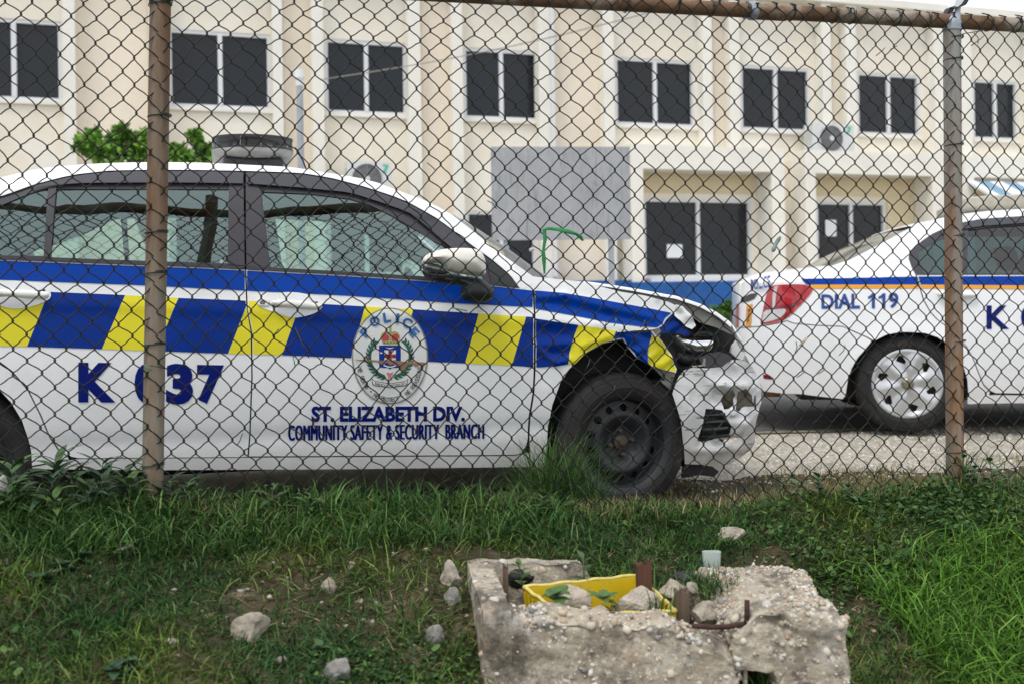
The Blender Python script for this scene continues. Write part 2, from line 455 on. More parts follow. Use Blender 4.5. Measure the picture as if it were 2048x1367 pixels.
ZLb = bz(1420, 341, .3)       # underside of its lintel
ZS = bz(1400, 556, WQ)        # ground floor sill
TL_, TR_ = bt(-900), bt(2500)
bld = thing('office_building', tuple(BF.w(0, 0, 0)), 'long cream two-storey building with dark sliding windows behind the wire fence', 'building')
def bbox(name, t0, t1, q0, q1, z0, z1, mat, parent=bld):
    return MB().box(lambda a, b, c: BF.w(a, b, c), t0, t1, q0, q1, z0, z1).build(name, mat, parent)
up = [(bt(a, WQ), bt(b, WQ)) for a, b in wins_px]
ts = bt(1262, .3, 450)        # where the projecting lower storey begins
rect = lambda a, b, c, d: [(a, c), (b, c), (b, d), (a, d)]
low = [(bt(932, WQ, 450), bt(1072, WQ, 450), bz(1000, 549, WQ), bz(1000, 423, WQ)),
       (bt(655, WQ, 450), bt(810, WQ, 450), bz(1000, 549, WQ), bz(1000, 423, WQ)),
       (bt(345, WQ, 450), bt(540, WQ, 450), bz(1000, 549, WQ), bz(1000, 423, WQ))]
bayA = (bt(1287, WQ, 480), bt(1503, WQ, 480), ZS, bz(1400, 399, WQ))
bayB = (bt(1633, WQ, 480), bt(1772, WQ, 480), .05, bz(1700, 404, WQ))
holes = [rect(a, b, ZB, ZT) for a, b in up]+[rect(*w_[:2], w_[2], w_[3]) for w_ in low]+[rect(bayA[0], bayA[1], bayA[2], bayA[3]), rect(bayB[0], bayB[1], bayB[2], bayB[3])]
P, T = sheet(BF, rect(TL_, TR_, -.5, ZP), 2.5, 0, .25, holes, qf=lambda x, z: WQ)
wall = mk('wall', P, T, m_wall, bld)
bbox('wall', TL_, TR_, -11, -10.8, -.5, ZP, m_wall)
bbox('roof', TL_, TR_, -11, WQ-.25, ZP-.35, ZP-.15, m_fin)
bbox('parapet', TL_-.1, TR_+.1, WQ-.25, .06, ZP-.002, ZP+.14, m_fin)
bbox('interior_wall', TL_, TR_, -4.2, -4.0, -.4, ZP-.4, m_dark)
bbox('floor_slab', TL_, TR_, -4, WQ-.26, 2.9, 3.05, m_dark)
for i, (a, b) in enumerate(fins_px):
    a, b = bt(a), bt(b); bbox('fin', a, b, WQ+.002, 0, -.4 if b < ts else ZL, ZP, m_fin)
for a, b in ((152, 300), (567, 626), (843, 906), (1104, 1209), (1426, 1461), (1664, 1694), (1890, 1925)):
    bbox('recess_panel', bt(a, WQ)+.02, bt(b, WQ)-.02, WQ+.001, WQ+.012, -.3 if bt(b) < ts else ZL, ZP-.01, m_rec)
def window(t0, t1, z0, z1, q, nm=1, dark=m_pane, parent=bld):
    f = MB(); k = .055; bx = lambda a, b, c: BF.w(a, b, c)
    f.box(bx, t0+.001, t0+k, q-.05, q+.02, z0+.001, z1-.001).box(bx, t1-k, t1-.001, q-.05, q+.02, z0+.001, z1-.001)
    f.box(bx, t0+k, t1-k, q-.05, q+.018, z0+.001, z0+k).box(bx, t0+k, t1-k, q-.05, q+.018, z1-k, z1-.001)
    fo = f.build('window', m_alu, parent)
    ed = [t0+k]+[t0+(t1-t0)*(j+1)/(nm+1) for j in range(nm)]+[t1-k]
    for j in range(nm):
        bb = MB().box(bx, ed[j+1]-.035, ed[j+1]+.035, q-.04, q+.03, z0+k, z1-k).build('mullion', m_alu, fo)
    for j in range(nm+1):
        MB().box(bx, ed[j], ed[j+1], q-.03-.02*(j % 2), q-.022-.02*(j % 2), z0+k, z1-k).build('pane', dark, fo)
    return fo
for a, b in up:
    window(a, b, ZB, ZT, WQ-.03); bbox('sill', a-.03, b+.03, WQ, WQ+.05, ZB-.055, ZB-.004, m_fin)
for w_ in low: window(w_[0], w_[1], w_[2], w_[3], WQ-.03)
wa = window(bayA[0], bayA[1], bayA[2], bayA[3], WQ-.03)
m_curt = pm('brown_blind', (.10, .085, .075), .9)
MB().box(lambda a, b, c: BF.w(a, b, c), bayA[1]-.34, bayA[1]-.06, WQ-.16, WQ-.14, bayA[2]+.06, bayA[3]-.06).build('blind', m_curt, wa)
wb = window(bayB[0], bayB[1], bayB[2], bayB[3], WQ-.03)
def notice(u0, u1, v0, v1, q, name='notice'):
    fr = BF; t0, t1 = fr.plane(u0, v1, q)[0], fr.plane(u1, v1, q)[0]; z0, z1 = fr.plane(u0, v1, q)[1], fr.plane(u0, v0, q)[1]
    o = MB().box(lambda a, b, c: fr.w(a, b, c), t0, t1, q-.004, q, z0, z1).build(name, m_paper, None, loc=tuple(fr.w(t0, q, z0)))
    return o
n1 = notice(1334, 1365, 489, 516, WQ-.028); props(n1, 'white paper notice stuck inside the ground floor sliding window', 'notice')
n2 = notice(1651, 1673, 440, 473, WQ-.028); props(n2, 'white notice taped on the glass of the entrance door', 'notice')
# projecting lower storey: lintels and columns of the bays
bays = [(1264, 1288, 1545, 1571), (1612, 1633, 1866, 1889), (1930, 1950, 2200, 2225)]
for (a0, a1, b0, b1) in bays:
    t0, t1, t2, t3 = [bt(u, .3, 450) for u in (a0, a1, b0, b1)]
    bbox('lintel', t0, t3, WQ+.002, .3, ZLb, ZL, m_fin)
    bbox('column', t0, t1, WQ+.002, .298, -.4, ZLb-.002, m_fin)
    bbox('column', t2, t3, WQ+.002, .298, -.4, ZLb-.002, m_fin)
    bbox('reveal_panel', t1+.02, t2-.02, WQ+.001, WQ+.01, bayA[3]+.1, ZLb-.01, m_och)
for a, b in ((1571, 1612), (1889, 1930)):
    bbox('recess_panel', bt(a, .0, 450), bt(b, .0, 450)+.1, WQ+.001, WQ+.05, -.3, ZL-.15, m_rec)
bbox('ochre_panel', bayB[1]+.02, bt(1866, .3, 450)-.02, WQ+.001, WQ+.02, -.3, bayA[3]+.09, m_och)
bbox('blue_dado', bt(1000, .32, 560), bt(1262, .32, 560), .0, .34, -.4, bz(1200, 561, .34), m_blue)
bbox('blue_dado', bt(1263, .32, 560), bt(1572, .32, 560), .301, .345, -.4, bz(1400, 563, .34), m_blue)
bbox('white_sill', bayA[0]-.1, bayA[1]+.1, WQ+.001, .30, ZS-.10, ZS-.005, m_alu)
bbox('downpipe', bt(1105)-.03, bt(1105)+.03, .002, .06, 1.2, ZP-.3, m_alu)

# ---- outdoor air-conditioning units
m_ac = pm('ac_casing', (.66, .68, .67), .5, var=.1, scale=5); m_acd = pm('ac_fan_guard', (.10, .105, .11), .5); m_acg = pm('ac_mark_green', (.10, .45, .30), .6)
m_acl = pm('ac_fan', (.24, .25, .26), .5)
def ac_unit(u0, u1, v0, v1, q, label, grp):
    t0, z0 = BF.plane(u0, v1, q); t1, z1 = BF.plane(u1, v0, q); z1 = max(z1, z0+.5)
    a = thing('air_conditioner', tuple(BF.w(t0, q, z0)), label, 'air conditioner', grp)
    bx = lambda a_, b, c: BF.w(a_, b, c)
    MB().box(bx, t0, t1, q-.28, q, z0, z1).build('casing', m_ac, a)
    c = t0+(t1-t0)*.44; r = (z1-z0)*.43; cz = (z0+z1)/2
    fn = lambda x, y, h: BF.w(c+x, q+h, cz+y)
    MB().lathe(fn, [(r, .002), (r, .03), (r*.93, .03), (r*.93, .002)], 40).build('fan_guard', m_acd, a, True, 40)
    MB().lathe(fn, [(.001, .004), (r*.92, .004)], 40).build('fan_opening', m_acd, a)
    g_ = MB()
    for k in range(1, 6): g_.lathe(fn, [(r*k/6.2, .02), (r*k/6.2+.008, .026), (r*k/6.2+.016, .02)], 36)
    for k in range(8):
        an = k*math.pi/4; g_.tube([fn(0, 0, .022), fn(r*.95*math.cos(an), r*.95*math.sin(an), .022)], .005, 5)
    g_.build('guard_rings', m_acl, a, True)
    MB().lathe(fn, [(.001, .03), (r*.20, .03), (r*.22, .01)], 24).build('fan_hub', m_ac, a, True, 40)
    # green check-like mark at the upper right corner of the casing
    mk_ = MB(); w_ = t1-t0; h_ = z1-z0
    for p in ([(.80, .93), (.93, .93), (.93, .87), (.80, .87)], [(.86, .87), (.93, .87), (.86, .66), (.78, .66)]):
        mk_.add([BF.w(t0+w_*x, q+.003, z0+h_*y) for x, y in p], [(0, 1, 2, 3)])
    mk_.build('corner_mark', m_acg, a)
    for k in range(9):
        zz = z0+h_*(.15+.08*k); MB().box(bx, t0-.012, t0-.001, q-.25, q-.03, zz, zz+.02).build('side_louvre', m_ac, a)
    for xx in (t0+.05, t1-.1): MB().box(bx, xx, xx+.05, q-.27, q-.01, z0-.10, z0-.001).build('bracket', m_acd, a)
    return a
ac_unit(695, 783, 325, 391, .34, 'outdoor air conditioner low on the wall beside the tall grey standpipe', 'outdoor air conditioners')
ac_unit(1626, 1708, 250, 305, .28, 'outdoor air conditioner on the ledge under an upper window', 'outdoor air conditioners')

# ---- standpipe, grey board on posts, awning, cable
m_pipe = pm('grey_pipe', (.36, .39, .42), .5, var=.15, scale=8); m_white = pm('white_plastic', (.75, .76, .76), .5)
p0 = at_depth(605, 560, 13.5); p0.z = -.3; p1 = at_depth(605, 165, 13.5); p1.x = p0.x; p1.y = p0.y
sp = thing('standpipe', (p0.x, p0.y, 0), 'tall grey pipe with a white cap standing before the building', 'pipe')
MB().tube([p0, p1], .045, 14).build('pipe', m_pipe, sp, True, 40)
MB().tube([p1-Vector((0, 0, .05)), p1+Vector((0, 0, .05))], [.05, .055], 14).tube([p1+Vector((0, 0, .05)), p1+Vector((0, 0, .17))], .07, 14).build('cap', m_white, sp, True, 40)
SF = Frame(1120, 12.4, 6.)
m_board = pm('weathered_grey_board', (.40, .41, .42), .8, var=.2, scale=2.2, spec=.2)
layer(m_board, (.17, .175, .18), 26, .52, .70, stretch=(1, 1, .10), amount=.6); layer(m_board, (.10, .10, .10), 9, .63, .70, amount=.5)
(sx0, sz0), (sx1, sz1) = SF.plane(984, 481), SF.plane(1260, 294)
sg = thing('notice_board', tuple(SF.w((sx0+sx1)/2, 0, 0)), 'large weathered grey board on posts before the building', 'board')
npan = 4
for i in range(npan):
    a = sx0+(sx1-sx0)*i/npan; b = sx0+(sx1-sx0)*(i+1)/npan
    MB().box(lambda x, y, z: SF.w(x, y, z), a+.003, b-.003, -.02-.004*(i % 2), .0-.004*(i % 2), sz0, sz1).build('board_panel', m_board, sg)
for u in (1012, 1222):
    x = SF.plane(u, 500, -.07)[0]
    MB().box(lambda a, b, c: SF.w(a, b, c), x-.032, x+.032, -.085, -.026, -.2, sz1-.05).build('post', m_pipe, sg)
for z in (sz0+.2, sz1-.2):
    MB().box(lambda a, b, c: SF.w(a, b, c), sx0+.05, sx1-.05, -.12, -.086, z-.03, z+.03).build('rail', m_pipe, sg)
m_awb = pm('awning_blue', (.16, .30, .42), .5); m_aww = pm('awning_white', (.70, .72, .74), .5)
ax, azt = BF.plane(1938, 362, .3); aw = thing('awning', tuple(BF.w(ax, .3, azt)), 'blue and white striped awning over the doorway at the building end', 'awning')
n_aw = 14
for i in range(n_aw):
    a = ax+i*.16; pts = [(a, .31, azt), (a+.155, .31, azt), (a+.155, 1.25, azt-.52), (a, 1.25, azt-.52)]
    V = [BF.w(*p) for p in pts]+[BF.w(p[0], p[1], p[2]-.02) for p in pts]
    mk('slat', V, [(0, 1, 2, 3), (7, 6, 5, 4), (0, 4, 5, 1), (1, 5, 6, 2), (2, 6, 7, 3), (3, 7, 4, 0)], m_awb if (i % 4 == 1 or i % 4 == 2) and i < 10 else m_aww, aw)
V = [BF.w(ax-.005, .31, azt-.01), BF.w(ax-.005, 1.25, azt-.53), BF.w(ax-.005, 1.25, azt-.57), BF.w(ax-.005, .31, azt-.06)]
mk('edge_bar', V+[v-BF.e*.03 for v in V], [(0, 1, 2, 3), (7, 6, 5, 4), (0, 4, 5, 1), (1, 5, 6, 2), (2, 6, 7, 3), (3, 7, 4, 0)], m_aww, aw)
m_cable = pm('black_cable', (.02, .02, .022), .6); m_cableg = pm('grey_cable', (.30, .28, .25), .6)
c0 = at_depth(640, 160, 15.2); c1 = at_depth(1500, -30, 12.5); pts = [c0.lerp(c1, i/14)-Vector((0, 0, .12*math.sin(math.pi*i/14))) for i in range(15)]
props(MB().tube(pts, .008, 6).build('service_cable', m_cableg, None, True, loc=tuple(c0)), 'thin slack grey cable strung across the upper storey', 'cable')

# ============================================================ TREE AND SHRUB BEYOND THE CARS
def leaf_cloud(centres, radii, n, size, palette, seed, flat=.5, up=.4):
    """n small folded leaves spread through ellipsoids: arrays of verts, faces, colours"""
    r = np.random.default_rng(seed); C = np.asarray(centres); Rr = np.asarray(radii)
    k = r.integers(0, len(C), n); d = r.normal(size=(n, 3)); d /= np.linalg.norm(d, axis=1)[:, None]
    rad = r.random(n)**(1/2.2)
    P = C[k]+d*Rr[k]*rad[:, None]
    a = r.normal(size=(n, 3)); a[:, 2] -= .35; a /= np.linalg.norm(a, axis=1)[:, None]
    nrm = r.normal(size=(n, 3))+np.array([0, -.3, up*2]); b = np.cross(a, nrm); b /= np.linalg.norm(b, axis=1)[:, None]
    s = size*(.6+.8*r.random(n))[:, None]; w = s*.32
    fold = np.cross(b, a)*w*.35
    V = np.stack([P, P+a*s*.45+b*w+fold, P+a*s, P+a*s*.45-b*w+fold], 1).reshape(-1, 3)
    F_ = np.arange(4*n).reshape(n, 4)
    pal = np.asarray(palette); c = pal[r.integers(0, len(pal), n)]*(.75+.5*r.random(n))[:, None]
    return V, F_, np.repeat(c, 4, axis=0)
def mk_np(name, V, F_, colr, mat, parent=None, loc=(0, 0, 0), smooth=True):
    org = np.array(ORG[parent.name]) if parent is not None else np.array(loc)
    me = bpy.data.meshes.new(name); n = len(V)
    me.vertices.add(n); me.vertices.foreach_set('co', (np.asarray(V)-org).ravel())
    F_ = [np.asarray(f) for f in (F_ if isinstance(F_, list) else [F_])]
    tot = np.concatenate([np.full(len(f), f.shape[1]) for f in F_]); idx = np.concatenate([f.ravel() for f in F_])
    me.loops.add(len(idx)); me.loops.foreach_set('vertex_index', idx.astype(np.int32))
    me.polygons.add(len(tot)); st = np.concatenate([[0], np.cumsum(tot)[:-1]])
    me.polygons.foreach_set('loop_start', st.astype(np.int32))
    me.update(calc_edges=True)
    if smooth: me.polygons.foreach_set('use_smooth', np.ones(len(tot), bool))
    if colr is not None:
        at = me.attributes.new('Col', 'FLOAT_COLOR', 'POINT'); c4 = np.ones((n, 4)); c4[:, :3] = colr; at.data.foreach_set('color', c4.ravel())
    me.materials.append(mat); me.validate(); me.update()
    o = bpy.data.objects.new(name, me); COL.objects.link(o)
    if parent is not None: o.parent = parent
    else: o.location = loc
    ORG[o.name] = Vector(org); return o
m_leaf = attr_mat('leaves', .6, .2, .18); m_bark = pm('bark', (.16, .12, .085), .9, var=.4, scale=12, bump=.6, bscale=40)
tb = at_depth(300, 560, 12.5); tb.z = 0
tr = thing('young_tree', tuple(tb), 'bright green leafy tree showing above the damaged car roof', 'tree')
cl = [(at_depth(u, v, 12.5+dz), r_*1.4) for u, v, dz, r_ in ((170, 290, 0, .10), (185, 272, .1, .07), (200, 300, 0, .13), (225, 288, .2, .12), (243, 262, 0, .06), (252, 280, .1, .10), (265, 302, .2, .16), (290, 275, 0, .06), (296, 295, 0, .10), (310, 310, .2, .15), (350, 305, .1, .10), (365, 318, 0, .10), (388, 270, 0, .035), (396, 285, 0, .04), (404, 305, .1, .06), (425, 300, .1, .08), (436, 318, 0, .09), (330, 330, 0, .2), (240, 330, .1, .25), (400, 335, 0, .2))]
lb = MB(); top = tb+Vector((0, 0, 2.0)); lb.tube([tb-Vector((0, 0, .1)), tb+Vector((.02, 0, .9)), top], [.06, .05, .035], 8)
for c, r_ in cl: lb.tube([top-Vector((0, 0, .5)), top.lerp(c, .5)+Vector((0, 0, .05)), c], [.02, .012, .005], 5)
lb.build('trunk', m_bark, tr, True)
V, F_, c_ = leaf_cloud([c for c, r_ in cl], [(r_, r_, r_*.9) for c, r_ in cl], 7000, .075, [(.10, .24, .03), (.15, .32, .045), (.07, .17, .025), (.20, .36, .06)], 3)
mk_np('crown', V, F_, c_, m_leaf, tr)
sb = at_depth(1462, 660, 12.6); sb.z = 0
sh = thing('shrub', tuple(sb), 'low green shrub against the blue wall behind the crumpled bonnet', 'shrub')
cl = [(Vector((sb.x+dx, sb.y+dy, z)), r_) for dx, dy, z, r_ in ((-.25, 0, .35, .22), (0, .1, .5, .2), (.15, 0, .35, .25), (-.12, -.1, .62, .12), (.05, 0, .7, .1), (.3, .1, .55, .15))]
st = MB()
for c, r_ in cl: st.tube([sb, Vector((sb.x, sb.y, .2)), c], [.012, .01, .004], 5)
st.build('stem', m_bark, sh, True)
V, F_, c_ = leaf_cloud([c for c, r_ in cl], [(r_, r_, r_) for c, r_ in cl], 1300, .09, [(.06, .15, .02), (.10, .22, .03), (.04, .10, .02)], 4)
mk_np('foliage', V, F_, c_, m_leaf, sh)
# ============================================================ CHAIN-LINK FENCE
m_wire = pm('green_coated_wire', (.022, .040, .030), .5, var=0, scale=1, spec=.22)
nt = m_wire.node_tree; b_ = nt.nodes['Principled BSDF']
at_ = nt.nodes.new('ShaderNodeAttribute'); at_.attribute_name = 'Col'
nn_ = nt.nodes.new('ShaderNodeTexNoise'); nn_.inputs['Scale'].default_value = 7; nn_.inputs['Detail'].default_value = 6
tc_ = nt.nodes.new('ShaderNodeTexCoord'); nt.links.new(tc_.outputs['Object'], nn_.inputs['Vector'])
mr_ = nt.nodes.new('ShaderNodeMapRange'); mr_.inputs[1].default_value = .40; mr_.inputs[2].default_value = .62; nt.links.new(nn_.outputs['Fac'], mr_.inputs[0])
mx_ = nt.nodes.new('ShaderNodeMix'); mx_.data_type = 'RGBA'; mx_.inputs[7].default_value = (.022, .012, .008, 1)
nt.links.new(mr_.outputs[0], mx_.inputs[0]); nt.links.new(at_.outputs['Color'], mx_.inputs[6]); nt.links.new(mx_.outputs[2], b_.inputs['Base Color'])
m_rust = pm('rusty_pipe', (.20, .115, .065), .8, var=.4, scale=9, spec=.3, bump=.4, bscale=60, stretch=(1, 1, 1))
layer(m_rust, (.33, .29, .24), 5, .5, .66); layer(m_rust, (.045, .03, .022), 13, .6, .72)
m_post1 = pm('brown_weathered_post', (.20, .118, .066), .8, col2=(.115, .064, .036), scale=7, spec=.25, bump=.5, bscale=30, stretch=(1, 1, .10))
layer(m_post1, (.23, .20, .155), 5, .46, .62, stretch=(1, 1, .16)); layer(m_post1, (.05, .03, .02), 16, .60, .72, stretch=(1, 1, .08))
m_post2 = pm('galvanised_rusting_post', (.26, .26, .24), .65, col2=(.17, .11, .065), scale=6, spec=.4, bump=.3, bscale=40, stretch=(1, 1, .07), lo=.42, hi=.58)
layer(m_post2, (.22, .12, .06), 9, .45, .6, stretch=(1, 1, .10))
m_zinc = pm('zinc_cap', (.34, .38, .42), .55, metal=.3, var=.25, scale=20, bump=.2)
fence = thing('chain_link_fence', tuple(FEN.w(-1.4, 0, .18)), 'green rusting chain-link fence with diamond mesh, two posts and a rusty top rail', 'fence')
def fpx(u, v, q=0.):
    x, z = FEN.plane(u, v, q); return FEN.w(x, q, z)
RAILQ = -.035
# top rail: traced where it shows, carried on beyond the frame
(rx1, rz1), (rx2, rz2) = FEN.plane(1250, 8, RAILQ), FEN.plane(2030, 50, RAILQ); rs = (rz2-rz1)/(rx2-rx1)
railz = lambda x: rz1+rs*(x-rx1)
rp = lambda x: FEN.w(x, RAILQ, railz(x))
RR = .0275
xj = FEN.plane(1522, 14, RAILQ)[0]
MB().tube([rp(-4.6), rp(-2.9), rp(-1.2), rp(xj+.02)], RR-.001, 20).build('top_rail', m_rust, fence, True, 40)
MB().tube([rp(xj+.02), rp(.2), rp(1.6), rp(3)], RR, 20).build('top_rail', m_rust, fence, True, 40)
MB().tube([rp(xj-.022), rp(xj+.10)], RR+.004, 20).build('rail_sleeve', m_rust, fence, True, 40)
MB().tube([rp(xj-.05), rp(xj-.045), rp(xj-.024), rp(xj-.019)], [RR+.001, RR+.007, RR+.007, RR+.001], 20).build('rail_coupling', m_zinc, fence, True, 40)
# posts
def pole(u0, v0, u1, v1, q, r, mat, ext=.25, top=.0):
    a, c = fpx(u0, v0, q), fpx(u1, v1, q); d = (c-a).normalized(); pts = [a-d*top]+[a.lerp(c, i/10) for i in range(11)]+[c+d*ext]
    return MB().tube(pts, r, 22).build('post', mat, fence, True, 40)
pole(321.5, -40, 305, 985, -.030, .0325, m_post1, .3, .15)
pole(1904, 60, 1910, 970, -.030, .0325, m_post2, .3, 0)
# left part of the post that shows a lighter seam, zinc cap and the arm above it
c0 = fpx(1904, 62, -.03); c1 = fpx(1904, 45, -.03); c2 = fpx(1912, 33, -.03); c3 = fpx(1915, 22, -.03); c4 = fpx(1916, 12, -.03)
MB().tube([c0, c0.lerp(c1, .5), c1, c1.lerp(c2, .5)+Vector((0, 0, .004)), c2, c3, c4], [.0355, .036, .037, .028, .019, .0105, .0115], 20).build('post_cap', m_zinc, fence, True, 50)
m_armw = pm('arm_white', (.68, .69, .69), .5); m_armb = pm('arm_black', (.012, .012, .02), .5)
def slab(name, px, q0, q1, mat, fr=FEN, parent=fence):
    a = [fr.plane(u, v, (q0+q1)/2) for u, v in px]; n = len(a)
    V = [fr.w(x, q1, z) for x, z in a]+[fr.w(x, q0, z) for x, z in a]
    o = mk(name, V, [tuple(range(n)), tuple(range(2*n-1, n-1, -1))]+[(i, n+i, n+(i+1) % n, (i+1) % n) for i in range(n)], mat, parent); return fix_normals(o)
slab('extension_arm', [(1901, 15), (1908, -3), (1925, -30), (1940, -30), (1926, -3), (1917, 10), (1909, 17)], -.05, -.01, m_armw)
slab('extension_arm_edge', [(1910, 16), (1919, 10), (1928, -3), (1944, -30), (1950, -30), (1934, -3), (1925, 13)], -.052, -.008, m_armb)
slab('extension_arm_foot', [(1890, 28), (1894, 18), (1900, 13.5), (1905, 15.5), (1903, 22), (1899, 28)], -.06, -.03, m_armb)
# ---- the mesh: every wire is a zigzag hooked into its neighbours
WD, HD = .0750, .0835
def warp(t, z):
    """sag and pull of the old mesh"""
    dt = .010*math.sin(t*2.1+z*1.7+.6)+.006*math.sin(t*5.3-z*3.1)+.004*math.sin(z*7+t*3)
    dz = .012*math.sin(t*1.5+z*2.3)+.007*math.sin(t*4.1+1.3*z+2)-.012*t
    return dt, dz
T0, T1 = -4.25, 1.15
nw = int((T1-T0)/(WD/2)); wr = .0021; jit = np.random.default_rng(5)
NJ = {}
def node(k, j):
    if (k, j) not in NJ:
        NJ[(k, j)] = (jit.normal()*.0022, jit.normal()*.0026)
    return NJ[(k, j)]
for k in range(nw):
    tk = T0+k*WD/2; zt = railz(tk)+.012; zb = float(zfence(tk))-.04
    nj = int((zt-zb)/(HD/2))+1; pts = []; bow = jit.normal()*.2
    for j in range(nj+1):
        right = ((j+k) % 2 == 1); kc = k+1 if right else k
        a, c = node(kc, j); t = T0+kc*WD/2+(.0026 if right else -.0026)+a; z = zt-j*HD/2+c
        dt, dz = warp(t, z); kk = min(1, max(0, (zt-z)/.25)); t += dt*kk; z += dz*kk*.8+(-.012*tk)*(1-kk)*.0
        s = 1 if right else -1
        if j == 0:
            # the end hooked over the rail
            pts += [(t, RAILQ+RR*.2, z+.022), (t, .004+wr, z+.006)]
        pts += [(t-s*.0042, s*.0016, z+.0062), (t-s*.0006, s*.0010, z+.0022), (t-s*.0006, -s*.0012, z-.0022), (t-s*.0042, -s*.0018, z-.0062)]
        if j < nj:
            # bowed run to the next bend
            right2 = not right; kc2 = k+1 if right2 else k; a2, c2_ = node(kc2, j+1)
            t2 = T0+kc2*WD/2+(.0026 if right2 else -.0026)+a2; z2 = zt-(j+1)*HD/2+c2_; dt2, dz2 = warp(t2, z2); kk2 = min(1, max(0, (zt-z2)/.25)); t2 += dt2*kk2; z2 += dz2*kk2*.8
            for f_ in (.33, .67):
                bw = (.0022+.0008*bow)*math.sin(f_*2*math.pi) if not right else (.0006*math.sin(f_*2*math.pi))
                if not right: bw *= -1
                pts.append((t+(t2-t)*f_, -s*.0017*(1-f_)+(-s)*.0017*f_, z+(z2-z)*f_+bw+(.0012 if not right else 0)))
    A = np.array([tuple(FEN.w(*p)) for p in pts]); n = len(A)
    D_ = np.zeros_like(A); D_[1:-1] = A[2:]-A[:-2]; D_[0] = A[1]-A[0]; D_[-1] = A[-1]-A[-2]; D_ /= np.linalg.norm(D_, axis=1)[:, None]
    nv = np.array(FEN.n); X_ = np.cross(D_, nv); X_ /= np.maximum(np.linalg.norm(X_, axis=1)[:, None], 1e-6); Y_ = np.cross(D_, X_)
    ns = 5; an = 2*np.pi*np.arange(ns)/ns
    V = (A[:, None, :]+wr*(np.cos(an)[None, :, None]*X_[:, None, :]+np.sin(an)[None, :, None]*Y_[:, None, :])).reshape(-1, 3)
    I0 = np.arange(n-1)[:, None]*ns; kk_ = np.arange(ns)[None, :]; k2 = (np.arange(ns)+1)[None, :] % ns
    F_ = np.stack([I0+kk_, I0+k2, I0+k2+ns, I0+kk_+ns], -1).reshape(-1, 4)
    gg = jit.random(); base = np.array((.005, .014, .009))*(1-gg)+np.array((.006, .034, .024))*gg*gg*gg+np.array((.002, .002, .002))
    mk_np('wire', V, F_, np.repeat(base[None, :], len(V), 0), m_wire, fence)
# tie wires round rail and posts
def ring(name, centre_fn, r, wire, turns=1.15, mat=None, tail=0.):
    pts = []
    for i in range(int(22*turns)):
        a = 2*math.pi*i/22; pts.append(centre_fn(a, r, .004*i/22))
    MB().tube(pts, wire, 5).build(name, mat or m_tie, fence, True)
m_tie = pm('tie_wire', (.015, .03, .024), .5, var=.3, scale=20); m_tieg = pm('bright_green_tie', (.02, .20, .13), .4)
for u in (1250, 1350, 1420, 1490, 1580, 1665, 1700, 1790, 1850, 1974, 2030):
    x = FEN.plane(u, 20, RAILQ)[0]
    ring('rail_tie', lambda a, r, d, x=x: FEN.w(x+d*2+.004*math.sin(a), RAILQ+r*math.cos(a), railz(x)+r*math.sin(a)), RR+.0025, .0022)
for (ul, ur, v, q) in ((301, 343, 5, 0), (300, 341, 12, 0), (298, 340, 235, 0), (294, 332, 467, 0), (291, 330, 548, 0), (289, 328, 690, 0), (285, 325, 930, 0), (1887, 1927, 78, 0), (1887, 1925, 121, 0), (1888, 1926, 292, 0), (1890, 1930, 473, 0), (1891, 1932, 684, 0), (1893, 1930, 903, 0)):
    x, z = FEN.plane((ul+ur)/2, v, -.03)
    ring('post_tie', lambda a, r, d, x=x, z=z: FEN.w(x+r*math.cos(a), -.03+r*math.sin(a), z+d*1.2+.004*math.sin(a+.8)), .0355, .0021, 1.3)
# loose wire ends
for (u, v, du, dv) in ((1925, 68, 40, -6), (1942, 92, 28, -22), (1948, 66, 8, 22), (590, 655, 28, 60), (1215, 640, -16, 28), (1180, 718, -10, 22), (1290, 640, -10, 15), (1590, 705, 2, -22), (1690, 690, -12, 20), (1610, 740, -16, 14), (1650, 735, -14, 12), (870, 340, -16, -14), (975, 402, 18, 16), (960, 425, -20, 14), (545, 672, 12, -14), (330, 736, -30, -6), (1755, 735, -20, 10), (1230, 770, -8, 16), (485, 866, -10, 22), (1108, 1012, 12, -8), (1770, 96, -18, 16), (1780, 100, 14, -8)):
    a = fpx(u, v, .004); c = fpx(u+du, v+dv, .018); m = a.lerp(c, .5)+FEN.n*.012+Vector((0, 0, .004*random.uniform(-1, 1)))
    MB().tube([a, m, c], .0017, 5).build('loose_wire_end', m_tie, fence, True)
for (u, v, du, dv) in ((289, 728, 14, 12), (586, 712, 4, 18), (906, 616, 28, 6), (1228, 652, 4, -16)):
    a = fpx(u, v, .004); c = fpx(u+du, v+dv, .02)
    MB().tube([a, a.lerp(c, .5)+FEN.n*.01, c], .002, 5).build('bright_tie_end', m_tieg, fence, True)
# ---- things snagged in the mesh
m_rib = pm('green_plastic_strap', (.012, .24, .06), .4, var=.3, scale=30)
rb = [(1089, 548), (1088, 520), (1087, 500), (1090, 480), (1088, 460), (1096, 457), (1115, 459), (1135, 463), (1152, 468), (1162, 475), (1166, 482)]
V = []; F_ = []
for i, (u, v) in enumerate(rb):
    a = rb[max(i-1, 0)]; c = rb[min(i+1, len(rb)-1)]; d = Vector((c[0]-a[0], c[1]-a[1])).normalized(); w_ = (3.6+.8*math.sin(i*2.1))*(.5 if i in (0, len(rb)-1) else 1)
    tw = .006*math.sin(i*1.3)
    V += [fpx(u-d.y*w_, v+d.x*w_, .012+tw), fpx(u+d.y*w_, v-d.x*w_, .012-tw), fpx(u-d.y*w_*.2, v+d.x*w_*.2, .017)]
for i in range(len(rb)-1): F_ += [(3*i, 3*i+3, 3*i+5, 3*i+2), (3*i+2, 3*i+5, 3*i+4, 3*i+1)]
